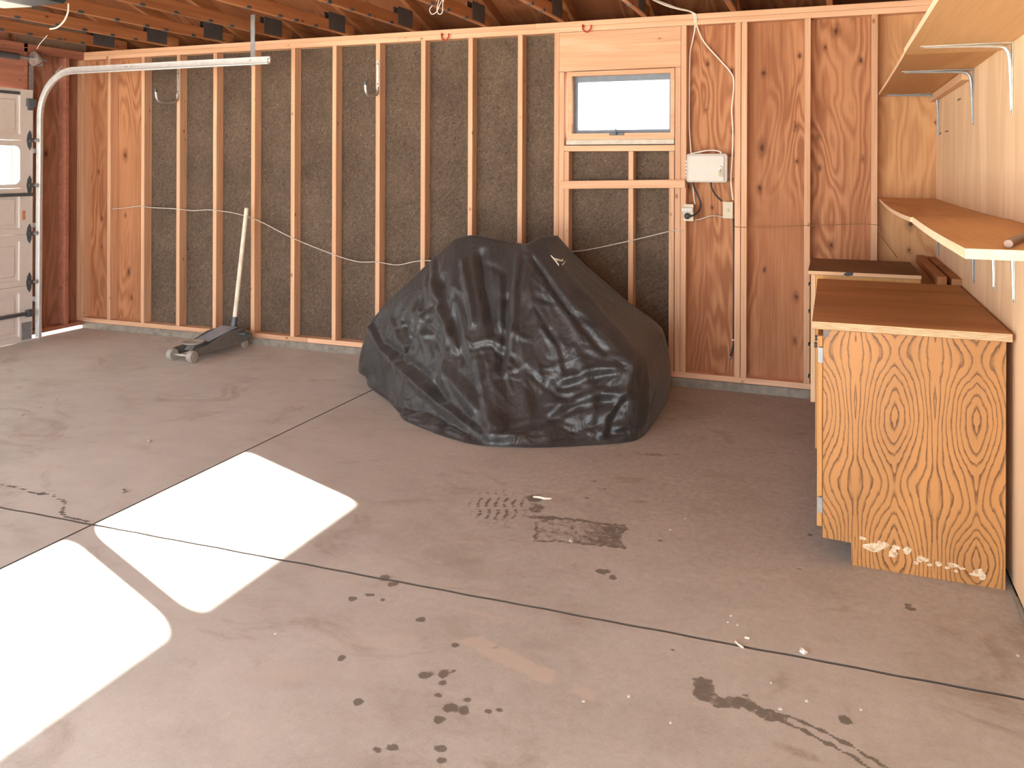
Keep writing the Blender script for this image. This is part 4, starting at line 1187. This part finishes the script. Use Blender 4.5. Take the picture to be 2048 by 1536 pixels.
    polys = [[(-.55, .80), (-.42, .35), (-.40, -.55), (-.52, -.75)], [(-.40, .34), (-.10, .20), (-.10, -.02), (-.38, -.02)], [(-.07, .19), (.22, .02), (.22, -.14), (-.07, -.02)],
             [(.22, .02), (.36, .0), (.75, .26), (.52, -.12), (.30, -.14)], [(.0, -.62), (.10, -.56), (.10, -.66), (.0, -.72)], [(.20, -.50), (.30, -.44), (.30, -.54), (.20, -.60)], [(.42, -.38), (.55, -.28), (.55, -.38), (.42, -.48)], [(.66, -.22), (.78, -.1), (.78, -.2), (.66, -.32)]]
    m = MB()
    for pg in polys:
        pts = [surf(a * s, b_ * s) for a, b_ in pg]
        m.add(pts + [q - nn * .004 for q in pts], [tuple(range(len(pg))), tuple(reversed(range(len(pg), 2 * len(pg))))] + [(i, len(pg) + i, len(pg) + (i + 1) % len(pg), (i + 1) % len(pg)) for i in range(len(pg))])
    e = m.build('emblem', plain('silver print', (0.62, 0.58, 0.47), 0.5), o, org)
    e['label'] = 'small silver printed emblem'
    return o
build_cover()

# ------------------------------------------------------------------ shelves and brackets on the right wall
def shelf(name, x0, x1, y0, y1, z0, z1, label, sag=0.0, droop=0.0, segs=10, mat=None):
    o_ = (x1, (y0 + y1) / 2, z0)
    m = MB(); vs = []; fs = []
    for i in range(segs + 1):
        t = i / segs; yy = y0 + (y1 - y0) * t
        s = -sag * math.sin(math.pi * t)
        for x, k in ((x0, 1.0), (x1, 0.3)):
            vs += [(x, yy, z0 + s * k - droop * k * t), (x, yy, z1 + s * k - droop * k * t)]
    for i in range(segs):
        a = i * 4; b = a + 4
        fs += [(a, a + 1, b + 1, b), (a + 2, b + 2, b + 3, a + 3), (a + 1, a + 3, b + 3, b + 1), (a, b, b + 2, a + 2)]
    fs += [(0, 2, 3, 1), (segs * 4, segs * 4 + 1, segs * 4 + 3, segs * 4 + 2)]
    m.add(vs, fs)
    o = m.build(name, mat or M['shelf'], None, o_)
    two_mat(o, M['shelf_edge'], lambda n: abs(n.z) < 0.5)
    return tag(o, label, 'shelf')
shelf('wall_shelf', 6.546, 6.884, -2.075, 0.086, 1.989, 2.007, 'far board of the upper shelf, running into the back wall corner', 0.004)
shelf('wall_shelf', 6.540, 6.884, -3.90, -2.079, 1.984, 2.008, 'near board of the upper shelf, cut off by the top of the picture', 0.002, mat=M['shelf_pale'])
shelf('wall_shelf', 6.552, 6.884, -2.255, 0.086, 1.311, 1.329, 'far board of the lower shelf with a wavy front edge', 0.016)
shelf('wall_shelf', 6.558, 6.884, -3.640, -2.259, 1.308, 1.332, 'near board of the lower shelf, holding a metal rod', 0.005)
def bracket(y, ztop, lv, label, m, reach=0.305):
    o_ = (6.884, y, ztop)
    r = tag(empty('shelf_bracket', o_), label, 'bracket', 'shelf brackets on the right wall')
    x1 = 6.8835
    w0, w1 = 0.0135, 0.0085
    a = MB().add([(x1, y - w0, ztop), (x1, y + w0, ztop), (x1 - .003, y - w0, ztop), (x1 - .003, y + w0, ztop), (x1, y - w1, ztop - lv), (x1, y + w1, ztop - lv), (x1 - .003, y - w1, ztop - lv), (x1 - .003, y + w1, ztop - lv)],
               [(0, 1, 5, 4), (2, 6, 7, 3), (0, 2, 3, 1), (4, 5, 7, 6), (0, 4, 6, 2), (1, 3, 7, 5)])
    a.build('wall_leg', m, r, o_)
    b = MB().add([(x1 - .003, y - w0, ztop), (x1 - .003, y + w0, ztop), (x1 - .003, y - w0, ztop - .003), (x1 - .003, y + w0, ztop - .003), (x1 - reach, y - w1, ztop), (x1 - reach, y + w1, ztop), (x1 - reach, y - w1, ztop - .003), (x1 - reach, y + w1, ztop - .003)],
               [(0, 1, 5, 4), (2, 6, 7, 3), (0, 2, 3, 1), (4, 5, 7, 6), (0, 4, 6, 2), (1, 3, 7, 5)])
    b.build('shelf_arm', m, r, o_)
    p = [(x1 - .005, y, ztop - lv + 0.012), (x1 - .007, y, ztop - lv * .5), (x1 - .011, y, ztop - .055), (x1 - .020, y, ztop - .026), (x1 - .045, y, ztop - .013), (x1 - reach * .5, y, ztop - .008), (x1 - reach + .012, y, ztop - .0055)]
    MB().tube(catmull(p, 4), [0.0035 + 0.0045 * math.sin(math.pi * i / 24) for i in range(25)], 8).build('rib', m, r, o_, smooth=True)
    s = MB()
    for z in (ztop - lv + .014, ztop - .045): s.lathe([(.0045, 0), (.0045, -.003), (.002, -.004)], (x1 - .003, y, z), 'X', 8)
    s.build('screws', M['galv'], r, o_)['kind'] = 'stuff'
bright = plain('bright zinc', (0.62, 0.60, 0.54), 0.34, 0.7, var=0.15)
zu = 1.9825
bracket(-2.325, zu, 0.262, 'nearest bracket under the near board of the upper shelf, bright zinc', bright)
bracket(-1.425, zu + .003, 0.262, 'grey bracket under the middle of the upper shelf, second from the camera', M['zinc'])
bracket(-0.085, zu + .003, 0.262, 'farthest bracket of the upper shelf, close to the back wall corner', M['zinc'])
bracket(-2.375, 1.3045, 0.270, 'nearest bright bracket leg below the lower shelf at the picture edge', bright)
bracket(-1.985, 1.303, 0.275, 'second bright bracket leg below the lower shelf from the picture edge', bright)
bracket(-1.465, 1.299, 0.310, 'dark bracket leg below the near corner of the lower shelf', M['grey_steel'])
bracket(-0.090, 1.305, 0.320, 'farthest bracket below the lower shelf, over the drawer unit', M['grey_steel'])
tag(MB().box(6.846, 6.884, -1.335, 0.086, 1.945, 1.986, 0.002).build('shelf_cleat', M['pale_y'], None, (6.865, -0.62, 1.965)), 'pale wooden cleat on the wall beneath the far upper shelf', 'cleat')
rd = tag(MB().tube([(6.652, -3.60, 1.343), (6.66, -3.57, 1.3435), (6.70, -3.44, 1.343), (6.745, -3.30, 1.343)], [0.0095, 0.0105, 0.0095, 0.0095], 12).build('metal_rod', plain('brown steel', (0.16, 0.10, 0.075), 0.4, 0.6), None, (6.70, -3.45, 1.343), smooth=True), 'short dark metal rod lying on the near lower shelf', 'rod')
st_ = MB()
for yy, zz in ((-0.15, 1.735), (-0.45, 1.735), (-0.95, 1.88)): st_.box(6.8815, 6.8848, yy - .05, yy + .05, zz - .0035, zz + .0035)
for q, o in enumerate([st_]): o.build('nail_marks', M['dark_steel'], wr, (0, 0, 0))['kind'] = 'stuff'

# ------------------------------------------------------------------ near cabinet
o_ = (6.235, -2.39, 0.0)
cb_ = tag(empty('base_cabinet', o_), 'base cabinet with a bold oak veneer side panel, scraped along its foot', 'cabinet')
notch = [(6.238, 0.090), (6.340, 0.086), (6.342, 0.001), (6.855, 0.001), (6.855, 0.8965), (6.238, 0.8965)]
MB().prism(notch, -2.391, -2.372, 'Y').build('side_panel', M['oak'], cb_, o_)
MB().prism(notch, -1.105, -1.087, 'Y').build('side_panel', M['oak_plain'], cb_, o_)
MB().box(6.840, 6.855, -2.371, -1.106, 0.05, 0.895).build('back_panel', M['oak_plain'], cb_, o_)
MB().box(6.262, 6.839, -2.371, -1.106, 0.095, 0.112).build('bottom_panel', M['oak_plain'], cb_, o_)
MB().box(6.342, 6.358, -2.371, -1.106, 0.001, 0.094).build('toe_kick', M['dark_steel'], cb_, o_)
ff = MB()
ff.box(6.238, 6.261, -2.3715, -2.33, 0.095, 0.895).box(6.238, 6.261, -1.146, -1.1055, 0.095, 0.895).box(6.238, 6.261, -2.329, -1.147, 0.86, 0.895).box(6.238, 6.261, -2.329, -1.147, 0.095, 0.13).box(6.238, 6.261, -1.76, -1.72, 0.131, 0.859)
ff.build('face_frame', M['oak_plain'], cb_, o_)
for ya, yb in ((-2.352, -1.752), (-1.728, -1.125)):
    d = MB().box(6.216, 6.2365, ya, yb, 0.115, 0.862, 0.003).build('door', M['oak_plain'], cb_, o_)
    MB().cyl((6.215, ya + .53 if ya < -2 else ya + .07, 0.72), (6.195, ya + .53 if ya < -2 else ya + .07, 0.72), 0.010, 12, 0.014).build('knob', M['dark_steel'], d, o_)
    for z in (0.79, 0.205):
        yy = ya if ya < -2 else yb
        e = -1 if ya < -2 else 1
        MB().box(6.222, 6.2375, min(yy, yy + e * .019), max(yy, yy + e * .019), z - .03, z + .03, .001).cyl((6.222, yy + e * .006, z - .028), (6.222, yy + e * .006, z + .028), .004, 8).build('hinge', M['zinc'], d, o_)
m = MB().box(6.2375, 6.259, -2.3925, -2.3905, 0.868, 0.896)
m.build('corner_clip', plain('clip', (0.20, 0.165, 0.14), 0.7), cb_, o_)['label'] = 'grey clip at the top front corner'
# scraped veneer and glue at the foot of the panel: thin torn flakes
fl = MB()
rr = random.Random(3)
flakes = [(0.145, 0.110, .016, .007), (0.185, 0.083, .040, .018), (0.215, 0.098, .022, .016), (0.250, 0.072, .018, .018), (0.262, 0.096, .016, .008), (0.300, 0.088, .016, .014), (0.348, 0.066, .024, .012), (0.330, 0.048, .010, .007), (0.375, 0.050, .010, .006), (0.405, 0.058, .012, .010), (0.432, 0.050, .010, .006), (0.452, 0.062, .024, .008), (0.480, 0.056, .014, .006), (0.462, 0.042, .008, .006), (0.535, 0.050, .018, .016), (0.548, 0.036, .012, .014), (0.520, 0.040, .016, .006)]
for fx, fz, rx_, rz_ in flakes:
    n = 11; pts = []
    for k in range(n):
        a = 2 * math.pi * k / n; q = rr.uniform(.65, 1.15)
        pts.append((6.235 + fx + rx_ * q * math.cos(a), fz + rz_ * q * math.sin(a)))
    fl.prism(pts, -2.3922 - 0.0002 * len(fl.v) / 44, -2.3911, 'Y')
fk = NT('torn veneer')
v_ = fk.objco(False)
c_ = fk.ramp(fk.noise(fk.scale(v_, (60, 1, 60)), 1.0, 3), [(0.35, (0.44, 0.27, 0.14)), (0.5, (0.60, 0.46, 0.30)), (0.62, (0.66, 0.56, 0.40))])
fl.build('scraped_flakes', fk.out(c_, 0.7), cb_, o_)['kind'] = 'stuff'

def topboard(x0, x1, y0, y1, z0, z1, name, label, cat, m_top, m_edge):
    c = ((x0 + x1) / 2, (y0 + y1) / 2, z0)
    o = MB().box(x0, x1, y0, y1, z0, z1, 0.0015).build(name, m_top, None, c)
    two_mat(o, m_edge, lambda n: abs(n.z) < 0.5)
    return tag(o, label, cat)
topboard(6.197, 6.872, -2.412, -1.080, 0.8975, 0.928, 'countertop', 'brown plywood countertop with layered edge on the near oak cabinet', 'countertop', M['counter'], M['ply_edge'])

# ------------------------------------------------------------------ drawer unit behind it
o_ = (6.165, -1.03, 0.0)
M['ply_panel'] = plywood('drawer unit plywood', 0, 2, (0.62, 0.34, 0.13), (0.48, 0.235, 0.08), knot=False, rings=24)
M['dark_top'] = plywood('dark stained top', 0, 1, (0.21, 0.112, 0.055), (0.15, 0.075, 0.034), knot=False, rings=20)
du = tag(empty('drawer_unit', o_), 'plywood drawer unit with black pulls between the cabinet and the back wall', 'drawer unit')
MB().box(6.186, 6.700, -1.030, -1.012, 0.0, 0.9435).build('side_panel', M['ply_panel'], du, o_)
MB().box(6.162, 6.1855, -1.032, -1.012, 0.25, 0.9435, 0.0015).build('edge_strip', M['pale_z'], du, o_)
MB().box(6.186, 6.700, -0.395, -0.377, 0.0, 0.9435).build('side_panel', M['ply_panel'], du, o_)
MB().box(6.685, 6.700, -1.0115, -0.3955, 0.0, 0.9435).build('back_panel', M['ply_panel'], du, o_)
MB().box(6.26, 6.275, -1.0115, -0.3955, 0.0, 0.20).build('toe_kick', M['ply_panel'], du, o_)
for z0, z1, zp in ((0.790, 0.935, 0.873), (0.630, 0.785, 0.722), (0.450, 0.625, 0.538), (0.260, 0.445, 0.360)):
    d = MB().box(6.164, 6.1855, -1.010, -0.398, z0, z1, 0.002).build('drawer', M['ply_panel'], du, o_)
    MB().box(6.146, 6.1635, -0.93, -0.87, zp - .007, zp + .007, 0.003).build('pull', M['black'], d, o_)
tp = topboard(6.148, 6.702, -1.048, -0.372, 0.944, 0.9655, 'countertop', 'narrow dark stained top of the drawer unit under the lower shelf', 'countertop', M['dark_top'], M['pale_x'])
nk = MB().prism([(6.325, 0.950), (6.345, 0.945), (6.372, 0.950), (6.375, 0.964), (6.352, 0.966), (6.335, 0.962)], -1.0495, -1.0475, 'Y')
nk.build('chipped_edge', M['black'], tp, (6.425, -0.71, 0.944))
tag(MB().box(6.772, 6.818, -1.06, 0.085, 0.915, 0.966, 0.002).build('wood_strip', M['roof_fir'], None, (6.795, -0.5, 0.915)), 'long brown wood strip in the gap beside the drawer unit top', 'board')
tag(MB().box(6.838, 6.884, -1.07, 0.085, 0.905, 0.958, 0.002).build('wall_strip', M['counter'], None, (6.86, -0.5, 0.905)), 'long brown wood strip fixed along the right wall behind the cabinet', 'board')

# ------------------------------------------------------------------ litter on the floor
chips = [(5.953,-2.929),(5.98,-2.978),(5.948,-2.974),(5.679,-2.203),(5.729,-3.477),(5.614,-3.546),(5.861,-3.547),(6.137,-3.376),(6.205,-3.312),(6.348,-3.297),(6.105,-3.262),(6.813,-2.839),(5.639,-2.336),(4.586,-3.583)]
cm = None
for i, (x, y_) in enumerate(chips):
    if cm is None:
        rr = random.Random(9)
        cm = MB().prism([(0.0055 * rr.uniform(.7, 1.1) * math.cos(a), 0.0055 * rr.uniform(.7, 1.1) * math.sin(a)) for a in np.linspace(0, 2 * math.pi, 8)[:-1]], 0.0, 0.0025, 'Z').mesh('paint_chip')
        cm.materials.append(M['white'])
    o = inst('paint_chip', cm, (x, y_, 0.0002), None, (0, 0, i * 1.3))
    s = 0.7 + 0.5 * ((i * 37) % 10) / 10; o.scale = (s, s, 1)
    tag(o, 'tiny white paint chip scattered on the concrete floor', 'paint chip', 'white paint chips on the floor')
def pebble(x, y_, r, label, m, cat='pebble'):
    import bmesh
    me = bpy.data.meshes.new('pebble'); b = bmesh.new()
    bmesh.ops.create_icosphere(b, subdivisions=2, radius=r)
    g = random.Random(int(x * 1000))
    for v in b.verts: v.co *= g.uniform(.75, 1.1); v.co.z *= .7
    b.to_mesh(me); b.free(); me.materials.append(m)
    z = -min(v.co.z for v in me.vertices)
    tag(inst('pebble', me, (x, y_, z), None), label, cat)
pebble(3.201, -2.876, .014, 'small grey pebble left of the near corner of the sun patch', M['curb'])
pebble(2.764, -2.279, .012, 'small pale pebble on the left slab beyond the cracked corner', M['jack_wheel'])
pebble(5.288, -2.599, .011, 'shiny crumpled foil bit on the dark rectangular stain', bright, 'foil bit')
pebble(6.189, -3.069, .013, 'crumpled pale scrap lying on the floor joint', M['white'], 'scrap')
tag(MB().tube([(4.99, -2.225, .004), (5.02, -2.222, .005), (5.046, -2.228, .005), (5.075, -2.215, .004)], [.004, .005, .005, .003], 6).build('twig', M['handle_paint'], None, (5.03, -2.22, .004)), 'short pale twig above the dark floor stain', 'twig')
for pts, lb in (([(5.985, -3.085, .003), (5.995, -3.10, .004), (6.012, -3.112, .003)], 'small pale wood splinter by the floor joint'), ([(6.01, -3.05, .003), (6.025, -3.052, .004)], 'stubby yellow splinter just above the floor joint')):
    tag(MB().tube(pts, .0035, 6).build('splinter', M['handle_paint'], None, pts[0]), lb, 'splinter')
